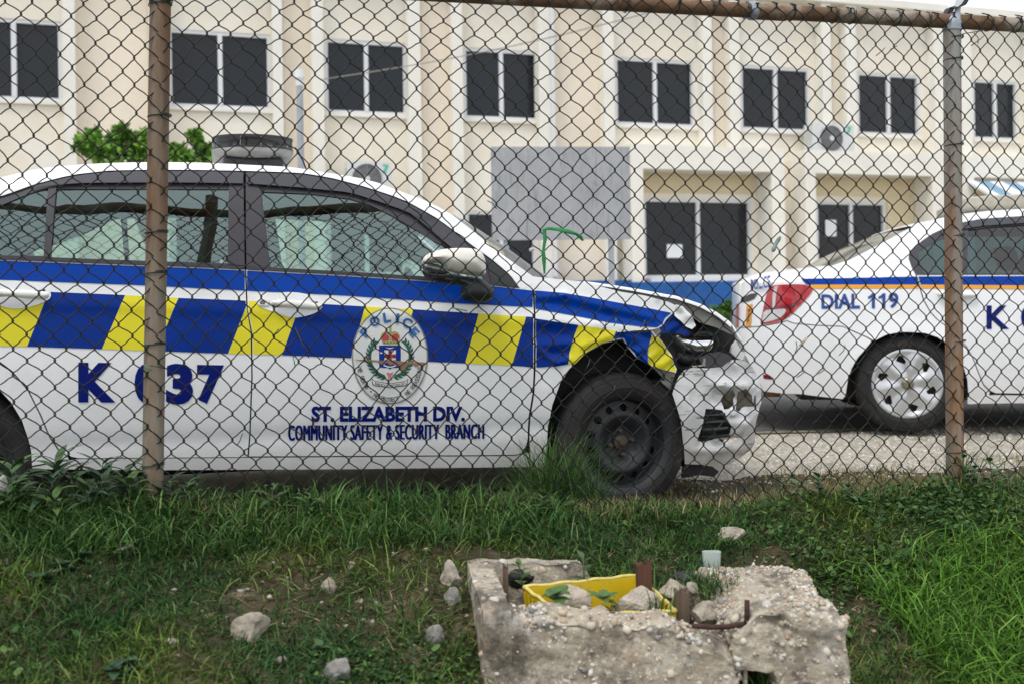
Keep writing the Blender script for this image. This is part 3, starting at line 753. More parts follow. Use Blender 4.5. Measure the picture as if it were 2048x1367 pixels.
props(mk('plastic_strap', V, F_, m_rib, None, True, loc=tuple(fpx(1089, 548, .01))), 'bright green plastic strap bent over in the fence mesh above the bonnet', 'strap')
def rag(px, mat, label, q=.012, name='rag'):
    o = pillow(name, FEN, px, mat, None, q, .006, .004, .008, .006); props(o, label, 'rag'); return o
m_rag1 = pm('pale_teal_rag', (.24, .33, .30), .9, var=.4, scale=40); m_rag2 = pm('cream_rag', (.55, .48, .33), .9, var=.4, scale=40); m_rag3 = pm('white_rag', (.60, .58, .52), .9, var=.4, scale=60)
rag([(1562, 472), (1556, 474), (1548, 486), (1542, 500), (1544, 505), (1551, 503), (1555, 489), (1562, 480)], m_rag1, 'pale teal scrap of plastic caught in the mesh before the entrance')
rag([(1614, 672), (1608, 677), (1598, 690), (1597, 693), (1604, 690), (1612, 682), (1616, 676)], m_rag2, 'cream twisted rag knotted in the mesh before the white boot')
rag([(1062, 495), (1057, 499), (1060, 505), (1067, 503), (1070, 497)], m_rag3, 'tiny cream knot of string on the mesh beside the green strap')
rag([(2, 950), (-6, 965), (2, 985), (14, 980), (17, 965), (10, 948)], m_rag3, 'crumpled white plastic scrap in the weeds at the fence foot', .03)
# ============================================================ VEHICLE PARTS IN COMMON
def paint(name, col, dirt=.3):
    m = pm(name, col, .32, spec=.5, coat=.55, var=.05, scale=3)
    layer(m, (.34, .30, .23), 2.6, .58, .80, stretch=(1, 1, .7), amount=dirt*.6); layer(m, (.22, .19, .15), 60, .70, .78, amount=dirt)
    # road grime thrown up along the lower edge
    nt = m.node_tree; b = nt.nodes['Principled BSDF']; inp = b.inputs['Base Color']
    tc = nt.nodes.new('ShaderNodeTexCoord'); sx = nt.nodes.new('ShaderNodeSeparateXYZ'); nt.links.new(tc.outputs['Object'], sx.inputs[0])
    n = nt.nodes.new('ShaderNodeTexNoise'); n.inputs['Scale'].default_value = 7; n.inputs['Detail'].default_value = 6; nt.links.new(tc.outputs['Object'], n.inputs['Vector'])
    ma = nt.nodes.new('ShaderNodeMath'); ma.operation = 'MULTIPLY_ADD'; ma.inputs[1].default_value = .22; nt.links.new(n.outputs['Fac'], ma.inputs[0])
    nt.links.new(sx.outputs[2], ma.inputs[2])
    mr = nt.nodes.new('ShaderNodeMapRange'); mr.inputs[1].default_value = .46; mr.inputs[2].default_value = .26; mr.inputs[4].default_value = dirt*1.1; nt.links.new(ma.outputs[0], mr.inputs[0])
    mx = nt.nodes.new('ShaderNodeMix'); mx.data_type = 'RGBA'; mx.inputs[7].default_value = (.42, .36, .26, 1)
    nt.links.new(mr.outputs[0], mx.inputs[0]); nt.links.new(inp.links[0].from_socket, mx.inputs[6]); nt.links.new(mx.outputs[2], inp)
    return m
m_wpaint = paint('white_car_paint', (.80, .81, .81), .35)
m_wpaint2 = paint('white_car_paint_clean', (.80, .81, .82), .25)
m_navy = pm('navy_vinyl_lettering', (.0, .008, .14), .4, spec=.14)
m_vblue = pm('blue_vinyl', (.0, .050, .36), .33, var=.12, scale=3, spec=.14)
m_vblue2 = pm('dark_blue_vinyl', (.0, .030, .25), .33, var=.15, scale=3, spec=.14)
m_vyel = pm('yellow_vinyl', (.74, .66, .02), .38, var=.06, scale=4, spec=.3)
layer(m_vyel, (.35, .30, .10), 40, .70, .78, amount=.5)
m_orange = pm('orange_vinyl', (.75, .33, .02), .4)
m_trim = pm('black_trim', (.020, .020, .022), .45); m_satin = pm('dark_grey_door_frame', (.035, .033, .042), .38, var=.15, scale=4)
m_visor = pm('smoked_visor', (.038, .037, .048), .22, coat=.4)
m_rub = pm('tyre_rubber', (.028, .027, .027), .85, var=.35, scale=14, spec=.3, bump=.25, bscale=90); layer(m_rub, (.16, .12, .085), 10, .60, .74, amount=.6)
m_steel = pm('black_steel_wheel', (.022, .023, .027), .5, var=.3, scale=12, spec=.4); layer(m_steel, (.09, .06, .045), 16, .62, .76, amount=.6)
m_rustbolt = pm('rusty_hub', (.075, .052, .04), .8, var=.4, scale=40)
m_silver = pm('silver_hubcap', (.55, .56, .57), .33, metal=.55, var=.1, scale=6)
m_chrome = pm('chrome_reflector', (.80, .81, .82), .10, metal=1.)
m_greymet = pm('grey_inner_metal', (.22, .215, .20), .6, var=.3, scale=14); m_blk = pm('black_plastic', (.016, .016, .017), .5, var=.3, scale=20)
m_slate = pm('slate_plastic', (.06, .06, .066), .6, var=.2, scale=10)
m_cgl = glass_mat('tinted_car_glass', (.60, .76, .72), 2.3, tintr=(.78, 1, .95)); m_cgl2 = glass_mat('dark_tinted_car_glass', (.20, .34, .36), 1.7)
m_seat = pm('seat_cloth', (.20, .20, .19), .95, var=.2, scale=30); m_seatl = pm('pale_liner', (.42, .42, .38), .9)
m_grip_shade = pm('painted_grip_shade', (.02, .02, .02), .8)  # near-black colour for the shade painted under the door grips
def mirror(o, fr, W):
    """the same panel on the other side of the car"""
    me = o.data.copy(); org = ORG[o.name]; V = np.empty(len(me.vertices)*3); me.vertices.foreach_get('co', V); V = V.reshape(-1, 3)
    n = np.array(fr.n); q = (V+np.array(org)-np.array(fr.P))@n; V2 = V+np.outer((-W-2*q), n); me.vertices.foreach_set('co', V2.ravel()); me.flip_normals(); me.update()
    c = bpy.data.objects.new(o.name.split('.')[0], me); COL.objects.link(c); c.parent = o.parent; ORG[c.name] = org; return c
def strip_px(us, top, bot):
    return [(u, lerp_line(top, u)) for u in us]+[(u, lerp_line(bot, u)) for u in reversed(us)]
def urange(a, b, n=8): return [a+(b-a)*i/n for i in range(n+1)]
def rbox(name, fn, a0, a1, b0, b1, c0, c1, bev, mat, parent, seg=3):
    bm = bmesh.new(); bmesh.ops.create_cube(bm, size=1)
    for v in bm.verts: v.co = Vector(((a0+a1)/2+v.co.x*(a1-a0), (b0+b1)/2+v.co.y*(b1-b0), (c0+c1)/2+v.co.z*(c1-c0)))
    bmesh.ops.bevel(bm, geom=bm.edges[:], offset=bev, segments=seg, affect='EDGES', profile=.5)
    V = [fn(*v.co) for v in bm.verts]; F_ = [tuple(v.index for v in f.verts) for f in bm.faces]; bm.free()
    return fix_normals(mk(name, V, F_, mat, parent, True, 50))
def wheel_fn(fr, x, q, z, steer):
    c = fr.w(x, q, z); a = Matrix.Rotation(R(steer), 3, 'Z') @ fr.n; h = Matrix.Rotation(R(steer), 3, 'Z') @ fr.e
    return lambda lx, ly, lh: c+h*lx+Vector((0, 0, 1))*ly+a*lh
def tyre_part(fn, Ro, Ri, W, parent, flat=None):
    s = W/2
    prof = [(Ri, -W), (Ri+.02, -W-.006), (Ri+.055, -W-.010), (Ro-.022, -W-.002), (Ro-.006, -W+.012), (Ro, -W+.03), (Ro+.001, -s), (Ro, -.03), (Ro-.006, -.012), (Ro-.020, .001), (Ro-.024, .0005), (Ro-.028, .003), (Ri+.055, .010), (Ri+.035, .0085), (Ri+.032, .0105), (Ri+.02, .007), (Ri+.006, .002), (Ri, -.004)]
    n = 72; mb = MB(); base = 0; m = len(prof)
    for k in range(n):
        a = 2*math.pi*k/n
        for i, (r, h) in enumerate(prof):
            rr = r-(.004 if (4 <= i <= 8 and k % 2 == 0) else 0)
            p = fn(rr*math.cos(a), rr*math.sin(a), h); mb.v.append(tuple(p))
    for k in range(n):
        k2 = (k+1) % n
        for i in range(m-1): mb.f.append((k*m+i, k2*m+i, k2*m+i+1, k*m+i+1))
    if flat is not None: mb.v = [(x, y, max(z, flat)) for x, y, z in mb.v]
    return mb.build('tyre', m_rub, parent, True, 40)
def disc_holes(fn, hf, r_in, r_out, holes, res=.011):
    """a pressed wheel disc with real openings; hf(r, angle) gives its relief"""
    circ = lambda r, n: [(r*math.cos(2*math.pi*i/n), r*math.sin(2*math.pi*i/n)) for i in range(n)]
    hs = list(holes)+([circ(r_in, 24)] if r_in else [])
    V, T = tri2d(circ(r_out, 72), res, hs)
    P = [fn(x, y, hf(math.hypot(x, y), math.atan2(y, x))) for x, y in V]; n = len(P)
    ax = fn(0, 0, 1)-fn(0, 0, 0); T2 = [t if (P[t[1]]-P[t[0]]).cross(P[t[2]]-P[t[0]]).dot(ax) > 0 else t[::-1] for t in T]
    P2 = P+[p-ax*.005 for p in P]; F2 = T2+[tuple(i+n for i in t[::-1]) for t in T2]; ec = set()
    for t in T2:
        for i in range(3): ec.add((t[i], t[(i+1) % 3]))
    F2 += [(b, a, a+n, b+n) for (a, b) in ec if (b, a) not in ec]
    return P2, F2
def steel_wheel(car, fr, x, q, z, Ro, Ri, W, steer, flat):
    fn = wheel_fn(fr, x, q, z, steer)
    hs = []
    for k in range(14):
        a = 2*math.pi*(k+.35)/14; c = (.148*math.cos(a), .148*math.sin(a))
        hs.append([(c[0]+math.cos(a)*.0155*math.cos(t)-math.sin(a)*.0165*math.sin(t), c[1]+math.sin(a)*.0155*math.cos(t)+math.cos(a)*.0165*math.sin(t)) for t in [2*math.pi*i/12 for i in range(12)]])
    def hf(r, a):
        return -.048+.026*math.exp(-((r-.118)/.030)**2)-.014*sstep(.085, .06, r)+.010*math.exp(-((r-.158)/.012)**2)*0
    P, F_ = disc_holes(fn, hf, .028, .178, hs)
    wh = mk('wheel', P, F_, m_steel, car, True, 45)
    MB().lathe(fn, [(.178, -.055), (.180, -.03), (.186, -.022), (.187, -.012), (.196, -.004), (.206, .002), (.212, .004), (.214, .001), (.211, -.004), (.200, -.02), (.196, -.16)], 64).build('rim', m_steel, wh, True, 40)
    MB().lathe(fn, [(.001, -.075), (.20, -.075)], 40).build('brake_backing', m_dark, wh)
    MB().lathe(fn, [(.001, -.022), (.010, -.022), (.012, -.030), (.016, -.030), (.018, -.038), (.030, -.044), (.032, -.052)], 24).build('hub', m_rustbolt, wh, True, 40)
    for k in range(4):
        a = math.pi/2*k+.15; f2 = lambda px_, py_, h, a=a: fn(.052*math.cos(a)+px_, .052*math.sin(a)+py_, h)
        MB().lathe(f2, [(.001, -.030), (.007, -.030), (.010, -.034), (.0105, -.062)], 6).build('bolt', m_rustbolt, wh)
    tyre_part(fn, Ro, Ri, W, wh, flat); return wh
def cap_wheel(car, fr, x, q, z, Ro, Ri, W, steer=0):
    fn = wheel_fn(fr, x, q, z, steer); hs = []
    for k in range(6):
        a = R(45+60*k); c, s = math.cos(a), math.sin(a)
        for_ = [(.118, -.018), (.132, -.030), (.172, -.020), (.176, .004), (.150, .026), (.138, .010)]
        hs.append([(r*c-t*s, r*s+t*c) for r, t in for_])
    def hf(r, a):
        k = math.cos(6*(a-R(75))); ring = sstep(.17, .195, r)
        return .012*(1-(r/.21)**2)+(.010*k*sstep(.04, .09, r)*(1-ring))+.004*ring-.004+.006*math.exp(-((r-.200)/.008)**2)
    P, F_ = disc_holes(fn, hf, .0, .213, hs, .010)
    wh = mk('wheel', P, F_, m_silver, car, True, 50)
    MB().lathe(fn, [(.001, -.035), (.21, -.035), (.212, -.16)], 48).build('rim', m_dark, wh)
    MB().lathe(fn, [(.001, .026), (.022, .026), (.028, .024), (.032, .018), (.036, .016), (.038, .006)], 28).build('centre_badge', pm('hubcap_badge', (.30, .27, .20), .35, metal=.6, var=.4, scale=60), wh, True, 40)
    tyre_part(fn, Ro, Ri, W, wh); return wh

# ============================================================ THE WRECKED POLICE CAR
_b = Frame(1252, 4.13, 11.1)
_zb0 = _b.plane(200, 527, -.03); _zb1 = _b.plane(850, 560, -.03)
zbelt = lambda x: _zb0[1]+(_zb1[1]-_zb0[1])*(x-_zb0[0])/(_zb1[0]-_zb0[0])
DENT = []
for (u0, v0, u1, v1, w_, a_) in ((1062, 598, 1128, 591, .010, .013), (1128, 591, 1215, 615, .012, .012), (1215, 615, 1320, 641, .012, .010), (1080, 604, 1300, 650, .018, -.016),
                                 (1072, 688, 1140, 684, .010, .012), (1076, 700, 1112, 724, .008, .013), (1112, 724, 1136, 716, .008, .010), (1095, 668, 1125, 672, .03, -.022), (1100, 708, 1128, 705, .014, -.018),
                                 (1165, 690, 1225, 668, .010, .008), (1160, 702, 1215, 684, .008, -.006), (1178, 660, 1150, 720, .012, .006), (1090, 780, 1098, 840, .02, .006),
                                 (1318, 612, 1330, 640, .015, -.012), (860, 575, 905, 583, .012, -.010), (500, 560, 700, 568, .006, .003)):
    DENT.append((*_b.plane(u0, v0, -.02), *_b.plane(u1, v1, -.02), w_*1.5, a_*.62))
def dents(x, z):
    d = 0.
    for (x0, z0, x1, z1, w_, a_) in DENT:
        dx, dz = x1-x0, z1-z0; L = dx*dx+dz*dz; t = min(1, max(0, ((x-x0)*dx+(z-z0)*dz)/L)); r2 = ((x-x0-t*dx)**2+(z-z0-t*dz)**2)/(w_*w_)
        if r2 < 9: d += a_*math.exp(-r2)
    return d
_cr0 = _b.plane(0, 600, 0); _cr1 = _b.plane(1000, 640, 0)
def F1(x, z):
    zb = zbelt(x)
    if z < zb:
        q = -.05*max(0, (.60-z)/.40)**2 if z < .60 else -.030*((z-.60)/(zb-.60))**2
        # pressed shoulder line and sill fold
        zc = _cr0[1]+(_cr1[1]-_cr0[1])*(x-_cr0[0])/(_cr1[0]-_cr0[0])
        q += .006*math.exp(-((z-zc)/.02)**2)-.006*math.exp(-((z-.36)/.03)**2)
    else:
        h = z-zb; q = -.030-.25*h-.25*h*h
    if x > .12: q -= .42*((x-.12)/.5)**2
    if x > -.45: q += dents(x, z)
    return q
C1 = Frame(1252, 4.13, 11.1, F1)
car = thing('police_car', tuple(C1.w(-1.3, -.85, 0)), 'wrecked white police sedan with blue and yellow checks and crushed front end', 'car')
W1 = 1.70
def both(o): mirror(o, C1, W1); return o
GAPL = [(490.2, 540), (490.2, 545), (493, 620.7), (501.8, 664.6), (502.8, 756), (498.8, 866), (495, 912.5)]
rear_cut = [(-43, 640), (-18, 704), (2, 724), (24, 740), (57, 778), (82.5, 829), (101, 873), (119, 899), (137, 911)]
belt = [(-560, 497), (-420, 505.5), (0, 519.7), (200, 527.5), (400, 535), (500, 540), (700, 551), (850, 561), (960, 568), (1038, 577), (1066, 580)]
pb = lambda a, b, n=8: [(u, lerp_line(belt, u)) for u in urange(a, b, n)]
TH = .010
rd_px = pb(-57, 489.8, 10)+[(u-.3, v) for u, v in GAPL]+[(322, 914), (157, 915)]+rear_cut[::-1]
both(panel('rear_door', C1, rd_px, m_wpaint, car, .02, 0, TH))
fd_px = pb(493, 1064, 12)+[(1067, 614), (1067.5, 736), (1065, 786), (1057.5, 830), (1055, 880), (1047.5, 903), (1031, 908.5), (498, 911.5)]+[(u+2.6, v) for u, v in GAPL[:0:-1]]
both(panel('front_door', C1, fd_px, m_wpaint, car, .02, 0, TH))
rq_px = [(-560, 498), (-420, 505.5), (-60, 516), (-46, 640), (-21, 705), (-1, 726), (21, 742), (54, 779), (79, 829), (98, 874), (116, 901), (134, 913), (137, 918), (64, 930), (63, 906), (56.7, 877), (44, 840), (22, 803.6), (0, 780), (-40, 757), (-90, 745), (-150, 745), (-210, 765), (-260, 805), (-285, 860), (-292, 930), (-420, 905), (-560, 880)]
both(panel('rear_quarter', C1, rq_px, m_wpaint, car, .05, 0, TH))
sill_px = [(64, 934), (140, 920), (157, 917.5), (322, 916.5), (497, 914.8), (1031, 911.5), (1047, 907), (1057, 905), (1060, 933), (1025, 933), (700, 937), (330, 939), (70, 937)]
both(panel('sill', C1, sill_px, m_wpaint, car, .04, .004, .03))
arch = [(1224, 682), (1205, 686.6), (1172, 705), (1146, 729), (1121, 763), (1104, 811), (1096, 851), (1091, 913), (1089, 935)]
ff_px = [(1069, 581), (1040, 578), (1037, 562), (1048, 551.5), (1062, 552.5), (1100, 557), (1165, 563.5), (1240, 583.5), (1288, 591), (1336.6, 604), (1353, 611.5), (1346, 626), (1331, 641), (1326, 650), (1316, 656.5), (1303, 659), (1268, 661), (1236, 664)]+arch+[(1061, 936), (1059, 880), (1061.5, 830), (1069, 786), (1071.5, 736), (1070.5, 614)]
panel('front_fender', C1, ff_px, m_wpaint, car, .010, 0, .006)
# dark shell behind the panel gaps
panel('inner_shell', C1, [(-540, 520), (0, 530), (500, 550), (1040, 590), (1060, 740), (1045, 900), (150, 905), (40, 820), (-40, 740), (-200, 740), (-540, 860)], m_dark, car, .08, -.016)
mirror(bpy.data.objects['inner_shell'], C1, W1)
# ---- livery
ubt = [(-560, 500), (-420, 507.5), (0, 521.5), (200, 529.5), (400, 537), (500, 542), (700, 553), (850, 563), (960, 570), (1038, 578.5), (1064, 581)]
ubb = [(-560, 537), (-420, 545), (0, 560), (290, 571), (490, 581.5), (700, 592), (900, 606), (1050, 613.8), (1066, 614)]
DO = .0022
def decal(name, px, mat, off=DO, res=.02, fr=None, curve=0): return panel(name, fr or C1, px, mat, car, res, off, 0, curve=curve)
decal('blue_stripe', strip_px(urange(-560, -62), ubt, ubb), m_vblue)
decal('blue_stripe', strip_px(urange(-55, 489.5, 12), ubt, ubb), m_vblue)
decal('blue_stripe', strip_px(urange(494, 1065, 14), ubt, ubb), m_vblue)
decal('blue_stripe', [(1069.5, 581.5), (1075, 581.5), (1125, 585.5), (1180, 594.7), (1240, 606), (1300, 617), (1343, 625.8), (1331, 635), (1326, 646), (1314, 654.5), (1280, 652.5), (1220, 645), (1160, 633.3), (1100, 622.5), (1071, 617.5)], m_vblue, off=.003, res=.009)
ct = [(-200, 577), (0, 581), (102, 584), (245, 590), (357, 596), (500, 601.7), (640, 607.7), (728, 612.8), (825, 618.5), (957, 627), (1050, 633), (1067, 634)]
cb = [(-200, 686), (0, 692), (55, 692.7), (200, 697.5), (455, 706.7), (570, 710), (700, 715.5), (930, 726), (1050, 732), (1067, 734.7)]
CT, CB = (lambda u: (u, lerp_line(ct, u))), (lambda u: (u, lerp_line(cb, u)))
def cell(name, t0, t1, b0, b1, mat):
    decal(name, [CT(u) for u in urange(t0, t1, 4)]+[CB(u) for u in urange(b1, b0, 4)], mat)
cell('yellow_check', -40, 98, -30, 54, m_vyel); cell('blue_check', 98, 250.5, 54, 203.7, m_vblue2); cell('yellow_check', 250.5, 357, 203.7, 312, m_vyel)
decal('blue_check', [CT(357), CT(420), CT(490.8), (492.3, 612), (456, 706.7), CB(380), CB(312)], m_vblue2)
decal('yellow_check', [(493.0, 613), (501, 664), (502, 707.8), CB(456)], m_vyel)
decal('yellow_check', [(497, 602), CT(550), CT(601), CB(564), CB(530), (506.5, 707.8), (505.5, 665), (497.5, 620)], m_vyel)
cell('blue_check', 601, 730, 564, 702, m_vblue2); cell('yellow_check', 730, 826.6, 702, 796, m_vyel); cell('blue_check', 826.6, 957, 796, 930, m_vblue2)
cell('yellow_check', 957, 1052, 930, 1023.6, m_vyel); cell('blue_check', 1052, 1066.3, 1023.6, 1066.3, m_vblue2)
decal('blue_check', [(1072, 637), (1110, 643), (1157, 650), (1146, 680), (1139, 705), (1136, 728), (1110, 732), (1085, 733.5), (1072.8, 734)], m_vblue2, off=.003, res=.009)
decal('yellow_check', [(1157, 650), (1195, 655), (1232, 661.5), (1228, 672), (1225, 680), (1205, 685.5), (1172, 704), (1150, 727), (1136, 728), (1139, 705), (1146, 680)], m_vyel, off=.003, res=.009)
decal('blue_check', [(1232, 661.5), (1236, 664.5), (1231, 672), (1225, 680.5), (1228, 672)], m_vblue)
# ---- lettering on the doors
def tq(u0, u1, vt0, vt1, vb0, vb1): return [(u0, vt0), (u1, vt1), (u1, vb1), (u0, vb0)]
text_on('lettering', C1, 'K', tq(156.5, 231, 724, 725, 803.6, 804), m_navy, car, .0026, .055)
text_on('lettering', C1, '0', tq(269, 323, 725, 727, 806, 807), m_navy, car, .0026, .055)
text_on('lettering', C1, '3', tq(332, 386, 726, 727, 808, 808), m_navy, car, .0026, .055)
text_on('lettering', C1, '7', tq(394, 448, 728.5, 729.5, 806, 806.5), m_navy, car, .0026, .055)
text_on('lettering', C1, 'ST. ELIZABETH DIV.', tq(622.9, 930, 811.5, 811.5, 843, 842), m_navy, car, .0026, .045)
for k_, sh in enumerate((-1.3, 0, 1.3)): text_on('lettering', C1, 'COMMUNITY SAFETY & SECURITY  BRANCH', tq(577.5+sh, 967.5+sh, 849.5, 847, 880.5, 876.5), m_navy, car, .0026+.0003*k_, .0, 1.10)
# ---- crest on the front door
m_ew = pm('crest_white', (.66, .68, .66), .4, var=.1, scale=12); layer(m_ew, (.40, .34, .26), 22, .58, .72, amount=.5); m_eg = pm('crest_border', (.30, .28, .25), .5, var=.4, scale=40)
m_el = pm('crest_light_blue', (.015, .15, .45), .4, var=.2, scale=50); m_egr = pm('crest_green', (.012, .115, .075), .45, var=.4, scale=60); m_er = pm('crest_red', (.42, .03, .05), .45); m_ep = pm('crest_pink', (.55, .16, .16), .45)
m_ey = pm('crest_gold', (.42, .40, .10), .45, var=.4, scale=80); m_ek = pm('crest_black', (.015, .016, .018), .5); m_ebr = pm('crest_torn_brown', (.30, .17, .10), .7, var=.4, scale=60)
E = lambda x, y: (690+x/6.2111, 600+y/6.2136)
def ell(cx, cy, rx, ry, n=40, a0=0, a1=360): return [E(cx+rx*math.cos(R(a0+(a1-a0)*i/n)), cy+ry*math.sin(R(a0+(a1-a0)*i/n))) for i in range(n)]
def ed(name, pts, mat, lvl): return decal(name, pts, mat, .0024+.0008*lvl, .014)
crest = ed('crest', ell(558, 692, 474, 598, 56), m_eg, 1)
def ec(name, pts, mat, lvl):
    o = ed(name, pts, mat, lvl); o.parent = crest; return o
ec('crest_field', ell(558, 692, 456, 580, 56), m_ew, 2)
def glyph(ch, cx, cy, h, w, rot, mat, lvl=3, bold=.02):
    V, F_, lo, hi = text_mesh(ch, bold); a = R(rot); P = []
    for x, y in V:
        lx = ((x-lo[0])/(hi[0]-lo[0])-.5)*w; ly = -((y-lo[1])/(hi[1]-lo[1])-.5)*h
        P.append(C1.px(*E(cx+lx*math.cos(a)-ly*math.sin(a), cy+lx*math.sin(a)+ly*math.cos(a)), .0050+.0008*lvl))
    F2 = [f if (P[f[1]]-P[f[0]]).cross(P[f[2]]-P[f[0]]).dot(C1.n) >= 0 else f[::-1] for f in F_]
    o = mk('crest_letter', P, F2, mat, car); o.parent = crest; return o
for ch, x, y, r_, w_ in (('P', 250, 398, -52, 95), ('O', 370, 265, -33, 120), ('L', 520, 218, -9, 90), ('I', 650, 230, 10, 40), ('C', 772, 284, 28, 115), ('E', 858, 400, 50, 95)): glyph(ch, x, y, 124, w_, r_, m_el, 3, .045)
msg = 'WE SERVE • WE PROTECT • WE REASSURE'
for i, ch in enumerate(msg):
    if ch == ' ': continue
    a = R(172-(172-8)*i/(len(msg)-1)); x, y = 558+378*math.cos(a), 692+85+455*math.sin(a)
    tx, ty = 378*math.sin(a), -455*math.cos(a); rot = math.degrees(math.atan2(ty, tx))
    if ch == '•': glyph('o', x, y, 20, 20, 0, m_ek, 3, .12)
    else: glyph(ch, x, y, 56, {'W': 48, 'I': 10, 'M': 46}.get(ch, 33), rot, m_ek, 3, .012)
# crown
for dx in (-1, 1):
    ec('crown', ell(562+dx*62, 470, 50, 52, 20), m_er, 3); ec('crown', [E(562+dx*a, b) for a, b in ((14, 395), (60, 388), (105, 410), (122, 450), (112, 500), (98, 500), (106, 455), (92, 425), (55, 408), (20, 425))], m_ey, 4)
ec('crown', [E(*p) for p in ((460, 508), (665, 508), (658, 545), (470, 545))], m_ey, 4); ec('crown', [E(*p) for p in ((548, 350), (576, 350), (580, 500), (545, 500))], m_ey, 5); ec('crown', ell(562, 332, 18, 20, 12), m_ey, 5)
for dx in (-70, -30, 10, 50, 85): ec('crown', ell(560+dx, 527, 9, 9, 8), m_egr, 6)
# shield
ec('shield', [E(*p) for p in ((422, 560), (692, 560), (694, 830), (640, 838), (585, 838), (558, 858), (530, 838), (480, 838), (425, 830))], m_vblue2, 3)
ec('shield_white', [E(*p) for p in ((490, 620), (632, 620), (632, 742), (490, 742))], m_ew, 4); ec('shield_cross', [E(*p) for p in ((538, 620), (582, 620), (582, 742), (538, 742))], m_er, 5); ec('shield_cross', [E(*p) for p in ((490, 668), (632, 668), (632, 716), (490, 716))], m_er, 5)
for x, y in ((558, 640), (505, 692), (558, 692), (612, 692)): ec('shield_device', ell(x, y, 14, 18, 10), m_ek, 6)
ec('shield_device', [E(*p) for p in ((500, 585), (555, 592), (610, 585), (575, 600), (558, 606), (540, 600))], m_ew, 4); ec('shield_device', [E(*p) for p in ((432, 630), (438, 630), (440, 650), (448, 652), (448, 628), (454, 628), (454, 652), (462, 650), (464, 630), (470, 632), (466, 658), (454, 664), (448, 664), (436, 656))], m_ew, 4)
ec('shield_device', [E(*p) for p in ((480, 795), (520, 812), (558, 822), (600, 812), (640, 795), (640, 812), (600, 828), (558, 836), (515, 828), (480, 812))], m_ew, 4)
ec('torn_patch', [E(*p) for p in ((110, 738), (300, 735), (430, 748), (560, 740), (700, 756), (860, 765), (1000, 770), (985, 800), (960, 845), (930, 800), (880, 830), (850, 800), (790, 790), (740, 860), (700, 880), (680, 830), (600, 790), (560, 808), (520, 770), (470, 800), (400, 765), (200, 752))], m_ebr, 5)
# wreath: every leaf its own shape
for s in (-1, 1):
    for i in range(13):
        a = R(200+ (352-200-70)*0 - 0); f_ = i/12; ang = R(-38+118*f_); cx = 558+s*(262*math.cos(ang)); cy = 700+(262*math.sin(ang)) 
        tx, ty = s*(-math.sin(ang)), math.cos(ang)
        for k in (-1, 1):
            nx, ny = -ty*k, tx*k; L, w_ = 56, 32
            p0 = (cx, cy); p1 = (cx-tx*L*.5+nx*w_, cy-ty*L*.5+ny*w_); p2 = (cx-tx*L*1.25+nx*w_*1.2, cy-ty*L*1.25+ny*w_*1.2); p3 = (cx-tx*L*.6-nx*w_*.4, cy-ty*L*.6-ny*w_*.4)
            ec('wreath_leaf', [E(*p0), E(*p1), E(*p2), E(*p3)], m_egr, 3 if k < 0 else 4)
ec('ribbon_bow', [E(*p) for p in ((520, 890), (558, 905), (596, 885), (590, 930), (570, 925), (585, 985), (575, 1000), (556, 940), (538, 1000), (526, 990), (545, 925), (522, 930))], m_ep, 5)
ec('banner', [E(*p) for p in ((330, 965), (370, 1000), (560, 1030), (750, 1000), (785, 970), (770, 1050), (750, 1060), (560, 1088), (360, 1060), (338, 1040))], m_ek, 3); ec('banner', [E(*p) for p in ((338, 978), (372, 1008), (560, 1038), (748, 1008), (776, 984), (762, 1044), (748, 1052), (560, 1080), (364, 1052), (346, 1034))], m_ew, 4)
for i, ch in enumerate('JAMAICA CONSTABULARY'):
    if ch != ' ':
        f_ = i/19; x = 375+370*f_; y = 1030+28*(1-(2*f_-1)**2); glyph(ch, x, y, 34, 7 if ch == 'I' else 16, 14*(1-2*f_)*.9, m_ek, 5, .01)
# ---- roof, pillars, glass house
rtop = [(-560, 455), (-420, 432), (-200, 395), (-100, 375), (0, 356), (35, 347), (80, 337), (150, 330), (200, 327), (260, 325), (320, 324.5), (400, 325.5), (440, 327), (580, 334), (680, 349.6), (720, 356.4), (760, 367), (800, 383), (860, 405), (900, 427), (930, 450), (985, 495), (1030, 528), (1064, 552)]
redge = [(-560, 480), (-420, 470), (-200, 430), (0, 394), (40, 380), (60, 372), (120, 355.7), (160, 348), (220, 341.5), (300, 340), (400, 340.5), (500, 342.5), (600, 346), (660, 355.5), (720, 371), (780, 390), (820, 406), (880, 440.5), (910, 464), (940, 488), (985, 520), (1020, 550), (1040, 577)]
def roof_pts(u):
    A = C1.hit(u, lerp_line(redge, u)); qa = C1.F(*A)+.004; B = C1.plane(u, lerp_line(rtop, u), qa-.06); qb = qa-.06
    return (A[0], qa, A[1]), ((A[0]*.45+B[0]*.55), qa-.014, A[1]+(B[1]-A[1])*.62), (B[0], qb, B[1])
us = list(np.linspace(-560, 905, 50)); V = []; F_ = []; m = 13
for u in us:
    a, c, b = roof_pts(u); half = [a, c, b, (b[0]+.005, b[1]-.12, b[2]+.012), (b[0]+.01, b[1]-.3, b[2]+.022), (b[0]+.012, b[1]-.45, b[2]+.025)]
    sec = half+[(b[0]+.012, -W1/2, b[2]+.026)]+[(x, -W1-q, z) for x, q, z in reversed(half)]
    V += [C1.w(*p) for p in sec]
for i in range(len(us)-1):
    for j in range(m-1): F_.append((i*m+j, (i+1)*m+j, (i+1)*m+j+1, i*m+j+1))
roof = fix_normals(mk('roof', V, F_, m_wpaint, car, True, 50))
V = []; F_ = []; us2 = list(np.linspace(904, 1040, 18))
for u in us2:
    a, c, b = roof_pts(u); sec = [a, c, b, (b[0]-.005, b[1]-.035, b[2]-.02), (a[0]-.01, a[1]-.05, a[2]-.03)]; V += [C1.w(*p) for p in sec]
